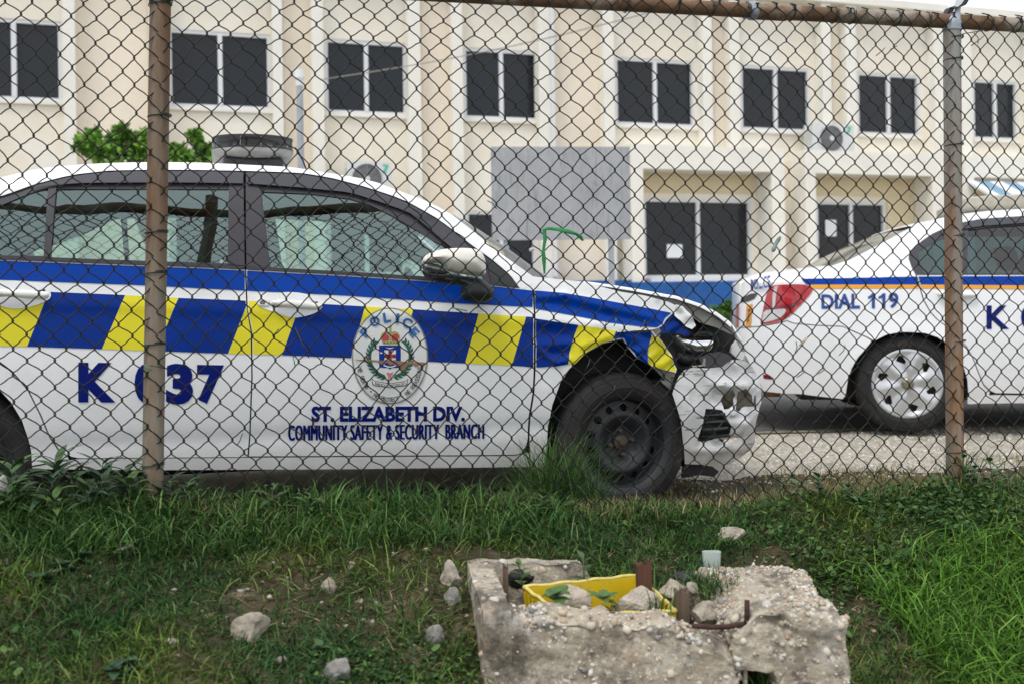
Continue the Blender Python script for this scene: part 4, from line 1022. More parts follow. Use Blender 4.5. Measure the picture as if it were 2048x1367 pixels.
for i in range(len(us2)-1):
    for j in range(4): F_.append((i*5+j, (i+1)*5+j, (i+1)*5+j+1, i*5+j+1))
both(fix_normals(mk('windscreen_pillar', V, F_, m_wpaint, car, True, 50)))
# pillar foot running into the wing
panel('windscreen_pillar', C1, [(1019, 549), (1041, 579), (1049, 577), (1066, 566), (1066, 553), (1030, 527.5)], m_wpaint, car, .03, .001, .006)
# windscreen
ws = [(905, 428), (940, 448), (980, 474), (1020, 500), (1060, 530), (1098, 556)]
V = []; F_ = []; n = 12
for i in range(n+1):
    f_ = i/n; u = 900+(1064-900)*f_; a, c, b = roof_pts(u); uw = 908+(1098-908)*f_; x, z = C1.plane(uw, lerp_line(ws, uw), -.52)
    row = [(b[0], b[1]-.012, b[2]-.004), ((b[0]+x)/2+.01, -.36, (b[2]+z)/2+.004), (x, -.52, z), (x+.035, -W1/2, z+.008)]
    V += [C1.w(*p) for p in row+[(p[0], -W1-p[1], p[2]) for p in reversed(row[:3])]]
for i in range(n):
    for j in range(6): F_.append((i*7+j, (i+1)*7+j, (i+1)*7+j+1, i*7+j+1))
fix_normals(mk('windscreen', V, F_, glass_mat('windscreen_glass', (.72, .80, .76), 1.5), car, True))
# cowl between windscreen and bonnet
c_ = [(1062, 556), (1100, 559), (1168, 566)]
V = []
for u, v in c_:
    x, z = C1.plane(u, v, -.2); V += [C1.w(x, -.12, z-.01), C1.w(x, -W1/2, z-.012), C1.w(x, -W1+.12, z-.01)]
fix_normals(mk('cowl', V, [(0, 3, 4, 1), (1, 4, 5, 2), (3, 6, 7, 4), (4, 7, 8, 5)], m_blk, car))
# rear door frame and front door frame with real window openings
rl = lambda a, b, n=10: [(u, lerp_line(redge, u)) for u in urange(a, b, n)]
q_glass = [(-330, 500), (-200, 470), (-100, 445), (0, 412), (60, 387), (96, 377), (88, 512), (0, 511)]
r_glass = [(113, 379), (160, 378.5), (300, 378), (400, 378.5), (458, 379), (456, 527), (400, 525.5), (200, 518.5), (101, 514.5)]
f_glass = [(523, 384), (620, 388), (700, 398), (740, 410), (780, 430), (809, 446), (838, 464), (868, 483), (897, 497), (930, 520), (968, 556), (960, 560), (850, 553), (700, 543.5), (541, 535)]
both(panel('rear_door_frame', C1, rl(-540, 487.5, 24)+[(489.3, 538)]+pb(488, -540, 12), m_satin, car, .05, -.003, .012, holes=[q_glass, r_glass]))
both(panel('front_door_frame', C1, rl(491.5, 1039, 26)+pb(1036, 493.2, 14), m_satin, car, .05, -.003, .012, holes=[f_glass]))
for nm, gl in (('quarter_window', q_glass), ('rear_window', r_glass), ('front_window', f_glass)):
    cx = sum(p[0] for p in gl)/len(gl); cy = sum(p[1] for p in gl)/len(gl)
    both(panel(nm, C1, [(cx+(u-cx)*1.012, cy+(v-cy)*1.03) for u, v in gl], m_cgl, car, .2, -.009))
# window rain visors and belt moulding
vr = [(62, 375.5), (100, 371), (160, 366), (300, 365), (400, 365.5), (485, 367)]
both(panel('window_visor', C1, [(u, lerp_line(redge, u)+2.2) for u in urange(62, 486, 12)]+[(u, lerp_line(vr, u)) for u in urange(486, 64, 12)], m_visor, car, .03, .014, .004))
vf = [(493, 367), (520, 369), (600, 375), (700, 385), (760, 404), (800, 418), (820, 426), (860, 458), (895, 489), (930, 517)]
both(panel('window_visor', C1, [(u, lerp_line(redge, u)+2.5) for u in urange(493, 945, 20)]+[(u, lerp_line(vf, u)) for u in urange(930, 494, 20)], m_visor, car, .03, .014, .004))
for a, b in ((-540, 488.5), (494, 1030)):
    both(panel('belt_moulding', C1, [(u, lerp_line(belt, u)-7) for u in urange(a, b, 12)]+[(u, lerp_line(belt, u)-.8) for u in urange(b, a, 12)], m_trim, car, .04, .007, .012))
panel('door_corner_trim', C1, [(975, 521), (1000, 540), (1036, 573), (1037, 576), (983, 566), (978, 545)], m_trim, car, .03, .003, .004)
panel('pillar_cover', C1, [(458, 369), (487, 369.5), (489, 531), (456, 529)], m_satin, car, .05, .002, .004)
panel('pillar_cover', C1, [(491.5, 370), (519.5, 372), (541, 536), (493, 532)], m_satin, car, .05, .002, .004)
panel('quarter_bar', C1, [(97, 377), (112.5, 374), (101, 516), (87, 514)], m_satin, car, .05, .004, .006)
# ---- door handles
m_hd = pm('handle_white', (.74, .735, .70), .35, coat=.3)
def handle(px_bowl, px_bar, px_key):
    o = panel('door_handle', C1, px_bowl, m_wpaint, car, .02, .0045, .003, curve=1)
    h = pillow('grip', C1, px_bar, m_hd, car, .012, .009, .006, .010, .008); h.parent = o
    if px_key:
        k = panel('lock_surround', C1, px_key, m_hd, car, .02, .012, .008, curve=1); k.parent = o
        x, z = C1.hit(525.5, 606); fn = lambda a, b, h_: C1.w(x+a, C1.F(x, z)+.0125+h_, z+b)
        c = MB().lathe(fn, [(.001, .002), (.006, .002), (.0085, .0), (.0095, .003), (.0105, .0)], 16).build('key_lock', m_greymet, car, True); c.parent = o
    dk = panel('grip_shade_sheet', C1, [(px_bar[0][0]+3, px_bar[0][1]+10), (px_bar[2][0]-4, px_bar[2][1]-4), (px_bar[2][0]-6, px_bar[2][1]+3), (px_bar[0][0]+4, px_bar[0][1]+16)], m_grip_shade, car, .03, .006); dk.parent = o  # dark sheet on the bowl: shade under the grip laid on as colour
handle([(514, 601), (535, 590), (560, 585), (590, 584), (622, 590), (645, 606), (643, 620), (618, 631), (585, 637), (556, 627), (516, 613)], [(541, 599), (600, 601), (640, 607), (646, 613), (640, 621), (600, 618), (541, 612)], [(513, 598), (538, 598), (538.5, 612), (515, 611)])
handle([(-35, 580), (-10, 566), (20, 560), (60, 565), (95, 575), (103, 589), (98, 600), (70, 612), (30, 619), (0, 612), (-30, 600)], [(-20, 578), (50, 580), (95, 583), (100, 590), (94, 600), (50, 597), (-20, 590)], None)
# ---- mirror
MF = Frame(1252, 4.13, 11.1); m_mcap = pm('mirror_cap_cream', (.70, .665, .60), .4, coat=.3, var=.05, scale=8)
m_lens = pm('clear_indicator_lens', (.20, .20, .20), .12, var=.6, scale=60, metal=.5)
mir = pillow('wing_mirror', MF, [(843, 529), (845, 519), (854, 508), (875, 500), (905, 496.5), (930, 496), (953, 498), (964, 505), (970, 516), (972, 536), (971.5, 553), (950, 552), (897, 545), (884, 529), (870, 525)], m_mcap, car, .11, .060, .05, .07, .008)
a = pillow('indicator', MF, [(843.5, 525), (860, 525.5), (880, 530), (893, 541), (898, 548), (880, 549), (856, 546), (845, 539)], m_lens, car, .115, .036, .02, .05, .006); a.parent = mir
a = pillow('mirror_base', MF, [(842, 540), (860, 546), (900, 549), (930, 553), (962, 556), (975, 565), (988, 577), (989, 590), (980, 602), (965, 607), (940, 605), (922, 597), (921, 580), (925, 572), (900, 570), (872, 565), (850, 556)], m_blk, car, .085, .045, .075, .05, .008); a.parent = mir
rbox('mirror_arm', lambda x, y, z: MF.w(x, y, z), *[MF.plane(945, 580, .03)[0], MF.plane(985, 580, .03)[0]], -.06, .08, MF.plane(960, 596, .03)[1], MF.plane(960, 572, .03)[1], .012, m_blk, car).parent = mir
# ---- bonnet, buckled clear of the wing
hs_ = [(1166, 562.2), (1216, 569), (1274, 578), (1333, 589), (1352.7, 592), (1382, 601.5), (1401, 608), (1433, 624), (1449, 635.7), (1463.7, 648.5)]
V = []; F_ = []; uu = [1166, 1190, 1216, 1245, 1274, 1303, 1333, 1352, 1382, 1401, 1417, 1433, 1449, 1463]; m = 9
for i, u in enumerate(uu):
    x, z = C1.plane(u, lerp_line(hs_, u), -.15); k = i/len(uu); t = .010+.006*k
    half = [(x-.004, -.148, z-t), (x, -.150, z-.003), (x+.004, -.158, z), (x+.02, -.4, z+.001+.006*math.sin(7*k))]
    sec = half+[(x+.03, -W1/2, z-.004)]+[(p[0], -W1-p[1], p[2]) for p in reversed(half)]; V += [C1.w(*p) for p in sec]
for i in range(len(uu)-1):
    for j in range(m-1): F_.append((i*m+j, (i+1)*m+j, (i+1)*m+j+1, i*m+j+1))
bon = fix_normals(mk('bonnet', V, F_, m_wpaint, car, True, 60))
PL = lambda q: Frame(1252, 4.13, 11.1, lambda x, z, q=q: q)
under = panel('bonnet_lining', PL(-.162), [(1166, 563), (1240, 576), (1288, 583), (1333, 592), (1382, 605), (1401, 611), (1433, 627), (1463, 650), (1472, 668), (1460, 668), (1433, 655), (1400, 645), (1381.6, 631), (1369, 618), (1356, 611), (1336.6, 604.5), (1288, 591.6), (1240, 584)], m_greymet, car, .03, 0, .02); under.parent = bon
# rolled front edge of the bonnet, pushed down towards the lamp
pillow('bonnet_nose', PL(-.2), [(1449, 634), (1464, 647), (1478, 668), (1489, 686), (1492, 702), (1484, 705), (1476, 688), (1466, 672), (1452, 658), (1440, 645)], m_wpaint, car, -.22, .02, .03, .02, .01)
# ---- crushed corner: torn wing, lamp, bumper
def crump(a, f, s):
    return lambda x, z: a*(math.sin(x*f+3*math.sin(z*f*.6+s)+s)*.6+math.sin(z*f*1.3-x*f*.7+2*s)*.4)
k1 = crump(.011, 55, 1.); FL = Frame(1252, 4.13, 11.1, lambda x, z: F1(min(x, .15), z)-.030+k1(x, z)-.25*max(0, x-.1))
flap = panel('torn_wing_flap', FL, [(1224, 681.5), (1235, 663), (1268, 660.7), (1303.7, 659), (1308, 665), (1317, 675), (1329, 688), (1339, 704), (1353.5, 737), (1351.5, 745), (1333, 741), (1301.7, 732), (1270, 712), (1251, 688), (1246, 677)], m_wpaint, car, .009, 0, .005)
for nm, px_, mt in (('blue_check', [(1229, 676), (1237, 665), (1268, 662), (1302, 661), (1303, 674), (1296, 696), (1295, 729.5), (1274, 713), (1254, 688), (1248, 676)], m_vblue), ('yellow_check', [(1304, 673), (1312, 672), (1328, 689), (1338, 705), (1352, 737), (1350, 743), (1333, 739.5), (1302, 731), (1296.5, 729), (1297.5, 696)], m_vyel)):
    d_ = panel(nm, FL, px_, mt, car, .009, .003); d_.parent = flap
k2 = crump(.008, 60, 2.); FW = Frame(1252, 4.13, 11.1, lambda x, z: F1(min(x, .12), z)-.05+k2(x, z)-.35*max(0, x-.1))
wn_ = panel('torn_wing_front', FW, [(1345, 625), (1360, 643), (1372, 657), (1381, 665), (1379, 672), (1352, 666), (1321, 666), (1318, 657), (1328, 645)], m_vblue2, car, .009, 0, .005)
panel('torn_wing_tip', FW, [(1352.5, 609), (1366, 613), (1376, 624), (1384, 632), (1392, 651), (1384, 658.5), (1372, 653), (1358, 640), (1345, 627)], m_wpaint, car, .01, .012, .005).parent = wn_
m_tear = pm('torn_rusty_edge', (.30, .15, .07), .8, var=.5, scale=60)
panel('torn_edge', FL, [(1262, 660), (1290, 659), (1306, 655), (1303, 662), (1285, 665), (1266, 664)], m_tear, car, .01, .006, .003)
m_primer = pm('bare_inner_metal', (.44, .43, .38), .6, var=.35, scale=30); layer(m_primer, (.10, .075, .055), 20, .56, .7)
panel('wing_stay', PL(-.11), [(1303, 733), (1333, 743), (1350, 747), (1345, 765), (1340, 778), (1326, 766), (1312, 748)], m_primer, car, .015, 0, .01)
panel('wing_stay', PL(-.06), [(1306, 660), (1318, 655), (1322, 662), (1319, 676), (1309, 668)], m_primer, car, .015, 0, .008)
# dark engine bay seen through the gap
panel('engine_bay', PL(-.34), [(1200, 600), (1300, 605), (1380, 615), (1440, 640), (1470, 672), (1480, 720), (1475, 800), (1440, 900), (1280, 900), (1200, 800)], m_dark, car, .1, 0, .3)
hl = pillow('headlamp', PL(-.2), [(1351, 677), (1362, 672), (1385, 676), (1425, 674), (1428, 682), (1424, 697), (1412, 706), (1396, 704), (1388, 708), (1372, 697), (1358, 692)], m_chrome, car, -.18, .035, .02, .035, .006)
pillow('lamp_rim', PL(-.2), [(1350, 672), (1358, 668), (1363, 676), (1372, 690), (1384, 699), (1378, 704), (1362, 694), (1352, 684)], m_lens, car, -.165, .012, .01, .01, .006).parent = hl
pillow('lamp_housing', PL(-.2), [(1385, 668), (1410, 660), (1432, 668), (1440, 684), (1434, 700), (1428, 706), (1431, 688), (1427, 674), (1400, 674)], m_blk, car, -.17, .02, .02, .015, .008).parent = hl
pillow('lamp_housing', PL(-.2), [(1352, 706), (1372, 700), (1392, 709), (1415, 712), (1400, 726), (1375, 734), (1356, 728)], m_blk, car, -.20, .03, .02, .03, .01).parent = hl
panel('lamp_plate', PL(-.13), [(1398, 716), (1420, 706), (1441, 703), (1466, 711), (1461, 722), (1447, 734), (1414, 737), (1403, 728)], m_slate, car, .02, 0, .01).parent = hl
panel('lamp_bracket', PL(-.12), [(1384, 731), (1405, 729), (1408, 716), (1411, 716), (1411, 731), (1386, 734)], m_primer, car, .02, 0, .006).parent = hl
panel('grille_corner', PL(-.30), [(1462, 705), (1466, 690), (1477, 678), (1490, 687), (1492, 705), (1484, 719), (1474, 716)], m_wpaint, car, .015, 0, .02)
# bumper
def ridge(a, f, s):
    g1 = crump(1., f, s); return lambda x, z: a*(1-2*abs(g1(x, z)))
k3 = ridge(.006, 17, .5); k4 = ridge(.0022, 48, 2.2)
BD = []
for (u0, v0, u1, v1, w_, a_) in ((1440, 790, 1475, 800, .03, -.05), (1475, 790, 1505, 812, .025, -.035), (1440, 770, 1510, 775, .02, .012), (1405, 880, 1450, 878, .02, -.02), (1440, 885, 1500, 880, .015, -.02), (1385, 900, 1500, 905, .02, .012), (1360, 800, 1400, 840, .04, .006), (1465, 850, 1505, 850, .02, .01)):
    BD.append((*_b.plane(u0, v0, -.1), *_b.plane(u1, v1, -.1), w_, a_))
def FBf(x, z):
    q = -.035-.62*max(0, x-.16)**1.7-.06*max(0, (.42-z)/.3)**2+k3(x, z)*min(1, max(0, x-.2)*4)+k4(x, z)*min(1, max(0, x-.3)*4)
    for (x0, z0, x1, z1, w_, a_) in BD:
        dx, dz = x1-x0, z1-z0; L = dx*dx+dz*dz; t = min(1, max(0, ((x-x0)*dx+(z-z0)*dz)/L)); q += a_*math.exp(-((x-x0-t*dx)**2+(z-z0-t*dz)**2)/(w_*w_))
    return q
FB = Frame(1252, 4.13, 11.1, FBf)
vent = [(1411, 816.5), (1428, 817), (1444, 819), (1454, 836.6), (1463, 852.7), (1460.5, 864), (1441, 875), (1404, 883), (1394.5, 880), (1402.6, 856), (1409, 830)]
tear1 = [(1441, 800), (1452, 785), (1467, 777), (1472, 790), (1468, 808), (1460, 816), (1448, 818)]
tear2 = [(1476, 782), (1492, 776), (1504, 790), (1506, 812), (1490, 812), (1478, 822), (1470, 818), (1474, 800)]
rip = [(1436, 878), (1452, 878), (1470, 874), (1480, 876), (1468, 882), (1456, 886), (1446, 884)]
m_bump = paint('scuffed_bumper_paint', (.74, .745, .74), .5)
layer(m_bump, (.05, .047, .043), 6, .58, .63, stretch=(.8, .8, 8), amount=.8); layer(m_bump, (.20, .19, .12), 6, .58, .75, amount=.5)
bpx = [(1349.5, 774), (1354, 761), (1359, 751.5), (1369, 740), (1385, 734.6), (1417, 736), (1446, 733), (1457, 722.6), (1466, 718.5), (1489.5, 719), (1505.6, 734), (1513.6, 748), (1520, 763), (1523, 780), (1522.5, 804), (1518.5, 815), (1512, 843), (1509, 856), (1509.6, 885), (1501, 899), (1481, 914), (1449, 931.5), (1439.6, 944), (1431.5, 939.6), (1422, 931.5), (1401, 928), (1370, 927), (1366, 880), (1362, 840), (1352, 808), (1345, 787)]
bump_ = panel('front_bumper', FB, bpx, m_bump, car, .010, 0, .004, holes=[vent, tear1, tear2, rip])
panel('fog_vent', FB, [(1407, 813), (1448, 815), (1468, 853), (1464, 868), (1442, 879), (1404, 887), (1390, 882), (1400, 850)], m_blk, car, .02, -.035, .004).parent = bump_
for k in range(4):
    v0 = 826+k*14; s_ = 12+k*1.5
    o = pillow('vent_slat', FB, [(1406-k*2, v0), (1430, v0-1), (1450+k*3, v0-2), (1452+k*3, v0+5), (1430, v0+7), (1403-k*2, v0+9)], m_blk, car, float(FBf(*FB.hit(1430, v0)))-.012, .010, .01, .012, .006, curve=0); o.parent = bump_
m_innr = pm('bumper_inner', (.17, .15, .115), .8, var=.5, scale=25)
pillow('torn_bumper_core', FB, [(1440, 780), (1470, 772), (1512, 775), (1512, 818), (1480, 828), (1445, 822)], m_innr, car, float(FBf(*FB.hit(1478, 800)))-.035, .022, .01, .03, .008).parent = bump_
pillow('hanging_clip', FB, [(1458, 814), (1469, 812), (1474, 822), (1472, 832), (1463, 834), (1457, 826)], m_white, car, float(FBf(*FB.hit(1466, 822)))+.01, .01, .008, .012, .006).parent = bump_
panel('bumper_bracket', PL(-.42), [(1511, 800), (1516, 785), (1522, 781), (1523, 800), (1520, 812), (1511, 814)], m_blk, car, .02, 0, .05)
panel('bumper_skirt', PL(-.16), [(1368, 925), (1420, 928), (1438, 942), (1428, 953), (1400, 949), (1365, 955)], m_blk, car, .03, 0, .02)
# far side front corner, closing body behind
mirror(bpy.data.objects['front_bumper'], C1, W1); mirror(bpy.data.objects['front_fender'], C1, W1)
# ---- wheels, underbody, interior
def far_q(q): return -W1-q
steel_wheel(car, C1, _b.plane(1253, 887, -.03)[0], -.040, _b.plane(1253, 887, -.03)[1], .298, .205, .165, 9, .012)
rw = C1.w(-2.6, -.03, .29)
steel_wheel(car, C1, -2.585, -.045, .29, .298, .205, .165, 0, .0)
ex = Frame(0, 1, 11.1+180); 
for x_ in (0., -2.585):
    f2 = Frame(1252, 4.13, 11.1+180); f2.P = C1.w(0, -W1, 0); f2.e = -C1.e; f2.n = -C1.n
    steel_wheel(car, f2, -x_, -.045, .285, .298, .205, .165, 0, .0)
cw = lambda a, b, c: C1.w(a, b, c)
rbox('underbody', cw, -3.3, -.02, -W1+.26, -.26, .19, .55, .03, m_dark, car)
rbox('engine_block', cw, -.3, .40, -W1+.30, -.30, .22, .80, .05, m_blk, car)
arch_in = panel('wheel_arch_liner', PL(-.20), [(1095, 690), (1300, 640), (1350, 700), (1365, 800), (1370, 930), (1085, 935)], m_dark, car, .1)
rbox('wheel_arch_liner', cw, -3.0, -2.2, -.30, -.24, .2, .75, .02, m_dark, car)
V = []
for u, v in ((1098, 851), (1106, 811), (1123, 763), (1148, 729), (1173, 706), (1206, 688), (1240, 680), (1270, 700), (1300, 730), (1330, 760)):
    x, z = _b.plane(u, v, -.02); V += [C1.w(x, -.012, z), C1.w(x, -.20, z-.01)]
fix_normals(mk('wheel_arch_lip', V, [(2*i, 2*i+2, 2*i+3, 2*i+1) for i in range(len(V)//2-1)], m_blk, car, True))
def seat(x, q0, q1, h, lean):
    bs = lambda a, b, c: C1.w(x+a-lean*(c-.5), b, c)
    s = rbox('seat', lambda a, b, c: C1.w(x+a, b, c), -.02, .50, q0, q1, .36, .54, .05, m_seat, car)
    rbox('seat_back', bs, -.10, .06, q0+.01, q1-.01, .5, h, .05, m_seat, car).parent = s
    for qq in ([(q0+q1)/2] if q1-q0 < .8 else [q0+.28, q1-.28]): rbox('headrest', bs, -.07, .03, qq-.13, qq+.13, h+.03, h+.2, .04, m_seat, car).parent = s
seat(-1.42, -.74, -.24, 1.02, .30); seat(-1.42, -1.46, -.96, 1.02, .30); seat(-2.42, -1.46, -.24, 1.0, .35)
rbox('dashboard', cw, -.72, -.30, -W1+.2, -.2, .62, .93, .06, m_slate, car)
fs = lambda a, b, h: C1.w(-.80-.35*b+h*.9, -.50+a, .86+b*.93+h*.3)
MB().lathe(fs, [(.175, -.012), (.187, 0), (.175, .012), (.163, 0)], 32, True).build('steering_wheel', m_blk, car, True)
x, z = _b.plane(829, 458, -.8); rbox('interior_mirror', cw, x-.02, x+.02, -.95, -.72, z-.035, z+.035, .012, m_blk, car)
bt_ = MB(); a0 = C1.w(*(lambda p: (p[0], -.17, p[1]))(_b.plane(449, 395, -.17))); a1 = C1.w(*(lambda p: (p[0], -.15, p[1]))(_b.plane(418, 535, -.15)))
bd = C1.e*.030
mk('seat_belt', [a0-bd, a0+bd, a1+bd, a1-bd], [(0, 1, 2, 3)], m_blk, car)
rbox('rear_shelf', cw, -3.15, -2.75, -W1+.2, -.2, .9, .95, .02, m_seatl, car)
# boot and tail (outside the picture, kept plain but closed)
x0 = C1.hit(-540, 498)[0]; zz = C1.hit(-540, 498)[1]
V = [C1.w(x0+.25, -.14, zz+.06), C1.w(x0+.25, -W1+.14, zz+.06), C1.w(x0-.12, -.16, zz+.02), C1.w(x0-.12, -W1+.16, zz+.02), C1.w(x0-.2, -.25, .62), C1.w(x0-.2, -W1+.25, .62), C1.w(x0-.1, -.2, .25), C1.w(x0-.1, -W1+.2, .25), C1.w(x0, -.03, zz), C1.w(x0, -W1+.03, zz), C1.w(x0, -.02, .6), C1.w(x0, -W1+.02, .6), C1.w(x0, -.05, .27), C1.w(x0, -W1+.05, .27)]
fix_normals(mk('boot', V, [(0, 1, 3, 2), (2, 3, 5, 4), (4, 5, 7, 6), (0, 2, 8), (1, 9, 3), (2, 4, 10, 8), (3, 9, 11, 5), (4, 6, 12, 10), (5, 11, 13, 7)], m_wpaint, car, True, 40))
# ---- light bar across the roof
m_lbl = glass_mat('light_bar_lens', (.80, .82, .82), 1.5); m_lbb = pm('light_bar_base', (.34, .335, .32), .5, var=.3, scale=14); m_lbk = pm('light_bar_rim', (.02, .02, .022), .4)
LBF = Frame(512, 4.32, 16.)
def stad(hx, hy, n=10):
    """rounded-end plan outline: x along the car, y inwards across the roof"""
    o = []
    for i in range(n+1): a = math.pi+math.pi*i/n; o.append((hx*math.cos(a), hx*.75*math.sin(a)))
    return o+[(hx, hy), (-hx, hy)]
lz = LBF.plane(512, 300, 0)[1]; HXL = .178
lbz = lambda v: LBF.plane(500, v, -.0)[1]
lb = None
def ring_solid(name, levels, mat, parent, cap=True, smooth=True):
    V = []; n = None; F_ = []
    for hx, dy, z in levels:
        o = stad(hx, 1.0); n = len(o); V += [LBF.w(x, -(y+.13-dy), z) for x, y in o]
    for i in range(len(levels)-1):
        for k in range(n): F_.append((i*n+k, i*n+(k+1) % n, (i+1)*n+(k+1) % n, (i+1)*n+k))
    if cap: F_ += [tuple(range(n)), tuple(range((len(levels)-1)*n, len(levels)*n))]
    return fix_normals(mk(name, V, F_, mat, parent, smooth, 45))
zt_, zl0, zl1, zb_ = lbz(268), lbz(273), lbz(293), lbz(314)
lb = ring_solid('light_bar', [(HXL*.98, 0, zl1), (HXL, 0, zl1-.006), (HXL*.97, 0, zl1-.018), (HXL*.80, -.02, zb_+.01), (HXL*.60, -.04, zb_)], m_lbb, car)
ring_solid('light_bar_lens', [(HXL*.97, 0, zl1), (HXL*.985, 0, (zl0+zl1)/2), (HXL*.97, 0, zl0)], m_lbl, car, False).parent = lb
ring_solid('light_bar_lid', [(HXL*.985, 0, zl0), (HXL*.985, 0, zl0+.010), (HXL*.93, -.01, zt_+.004), (HXL*.5, -.05, zt_+.010)], m_lbk, car).parent = lb
ring_solid('light_bar_trim', [(HXL*.992, .002, zl1-.002), (HXL*.992, .002, zl1+.004)], m_lbk, car, False).parent = lb
for i, xx in enumerate((-.13, -.06, .0, .06, .13)):
    rbox('lamp_module', lambda a, b, c: LBF.w(a, b, c), xx-.026, xx+.026, -.20-.02*abs(i-2), -.10-.035*abs(i-2), zl1+.006, zl0-.004, .006, m_silver if i != 2 else m_lbk, car).parent = lb
for xx in (-.055, .03):
    rbox('lens_divider', lambda a, b, c: LBF.w(a, b, c), xx-.002, xx+.002, -.012, .006, zl1, zl0, .0008, m_greymet, car).parent = lb
rbox('light_bar_foot', lambda a, b, c: LBF.w(a, b, c), -.13, .13, -.35, -.06, zb_-.05, zb_+.012, .02, m_lbk, car).parent = lb
a = [LBF.w(*(LBF.plane(u, v, -.02)[0], -.02, LBF.plane(u, v, -.02)[1])) for u, v in ((590, 295), (597, 305), (606, 322), (613, 341))]
MB().tube(a, .004, 6).build('light_bar_cable', m_cable, car, True).parent = lb
# ============================================================ THE SECOND POLICE CAR
_c = Frame(1814.5, 6.05, -9.); W2 = 1.70
zb2 = _c.plane(1900, 552, -.03)[1]
def F2(x, z):
    q = -.05*max(0, (.60-z)/.40)**2 if z < .60 else (-.030*((z-.60)/(zb2-.60))**2 if z < zb2 else -.030-.36*(z-zb2)-.2*(z-zb2)**2)
    if x < -.42:
        d = min(.995, (-.42-x)/.66); q -= .90*(1-math.sqrt(1-d*d))
    if z > zb2 and x < .1: q -= .10*min(1, (.1-x))**2
    q += .012*math.exp(-((math.hypot(x, z-.30)-.36)/.03)**2)*(1 if z > .2 else 0)
    return q
C2 = Frame(1814.5, 6.05, -9., F2)
car2 = thing('police_car', tuple(C2.w(1.2, -.85, 0)), 'clean white police sedan with blue and orange stripe parked on the road', 'car')
def both2(o): mirror(o, C2, W2); return o
def p2(name, px, mat, res=.05, off=0., thick=0., **k): return panel(name, C2, px, mat, car2, res, off, thick, **k)
arch2 = [(1744.7, 679.4), (1753, 679), (1773, 669), (1800, 664), (1818, 663.8), (1850, 665.7), (1875, 674), (1892, 685.6), (1913, 708.5), (1928, 735), (1935, 758), (1936.7, 781), (1935, 806)]
gap2 = [(1979.5, 783), (1966, 769), (1955, 742.7), (1945, 716), (1932, 693), (1892, 653), (1873, 639), (1860, 625), (1846, 600.6), (1837, 570), (1831, 551)]
roofl = [(1486.6, 564.5), (1497, 556.5), (1509, 552), (1542, 546.5), (1583, 541.5), (1615.7, 538.5), (1660.7, 533), (1701.7, 518.8), (1746.7, 496), (1787.7, 473.7), (1824.6, 454), (1829, 450), (1860, 443), (1891, 437), (1926, 429.5), (1983, 422.8), (2048, 419), (2160, 417), (2260, 421), (2380, 440), (2480, 470), (2600, 520)]
wf = [(1831, 549.5), (1823.6, 536), (1817, 517), (1819, 506), (1825.5, 498), (1842.6, 482.7), (1865, 467.5), (1891, 456), (1926, 444.7), (1964, 437.5), (2048, 432), (2160, 430), (2260, 434), (2380, 456), (2500, 500), (2590, 549)]
q_px = wf[:14]+[(2385, 442)]+[(u, v) for u, v in reversed(roofl) if u < 2381]+[(1481, 600), (1478, 640), (1478, 655), (1521, 651.5), (1558, 645), (1574.7, 640.5), (1587, 645.6), (1634, 649.7), (1685, 651.7), (1736.5, 674)]+arch2+[(1960, 806), (1978, 790)]+gap2
both2(p2('rear_quarter', q_px, m_wpaint2, .035, 0, .008))
both2(p2('rear_bumper', [(1478, 657), (1521, 653.5), (1558, 647), (1574, 642.5), (1587, 647.5), (1634, 651.7), (1685, 653.7), (1735, 676), (1743, 682), (1732, 696), (1716, 714), (1703.7, 734.7), (1695.5, 759), (1691, 790), (1685, 797), (1603, 787), (1558, 785), (1525.5, 781), (1521.5, 767.5), (1510, 745), (1497, 722), (1486, 700), (1479, 677)], m_wpaint2, .035, .003, .008))
both2(p2('rear_door', [(1834, 551), (2048, 550.5), (2240, 550), (2243, 700), (2232, 785), (2048, 786), (1991, 785), (1981.5, 780.5), (1968, 767.5), (1957, 742), (1947, 715), (1934, 692), (1894, 652), (1875, 638), (1862, 624), (1848.5, 600), (1839.5, 570)], m_wpaint2, .05, 0, .008))
both2(p2('front_door', [(2244, 550), (2420, 550), (2590, 551), (2596, 600), (2590, 720), (2575, 788), (2236, 787), (2247, 700)], m_wpaint2, .08, 0, .008))
both2(p2('front_wing', [(2593, 551), (2720, 556), (2860, 575), (2960, 610), (2990, 680), (2985, 760), (2960, 806), (2880, 806), (2872, 760), (2840, 705), (2790, 678), (2735, 672), (2680, 690), (2640, 730), (2622, 790), (2578, 790), (2592, 722), (2599, 600)], m_wpaint2, .08, 0, .008))
both2(p2('sill', [(1979, 790), (1991, 789), (2048, 790), (2575, 792), (2620, 794), (2622, 812), (2048, 805), (1937, 807), (1962, 800)], m_wpaint2, .08, .004, .02))
p2('inner_shell', [(1560, 600), (1840, 560), (2590, 556), (2590, 780), (1990, 780), (1940, 720), (1890, 670), (1810, 655), (1740, 660), (1560, 660)], m_dark, .1, -.02)
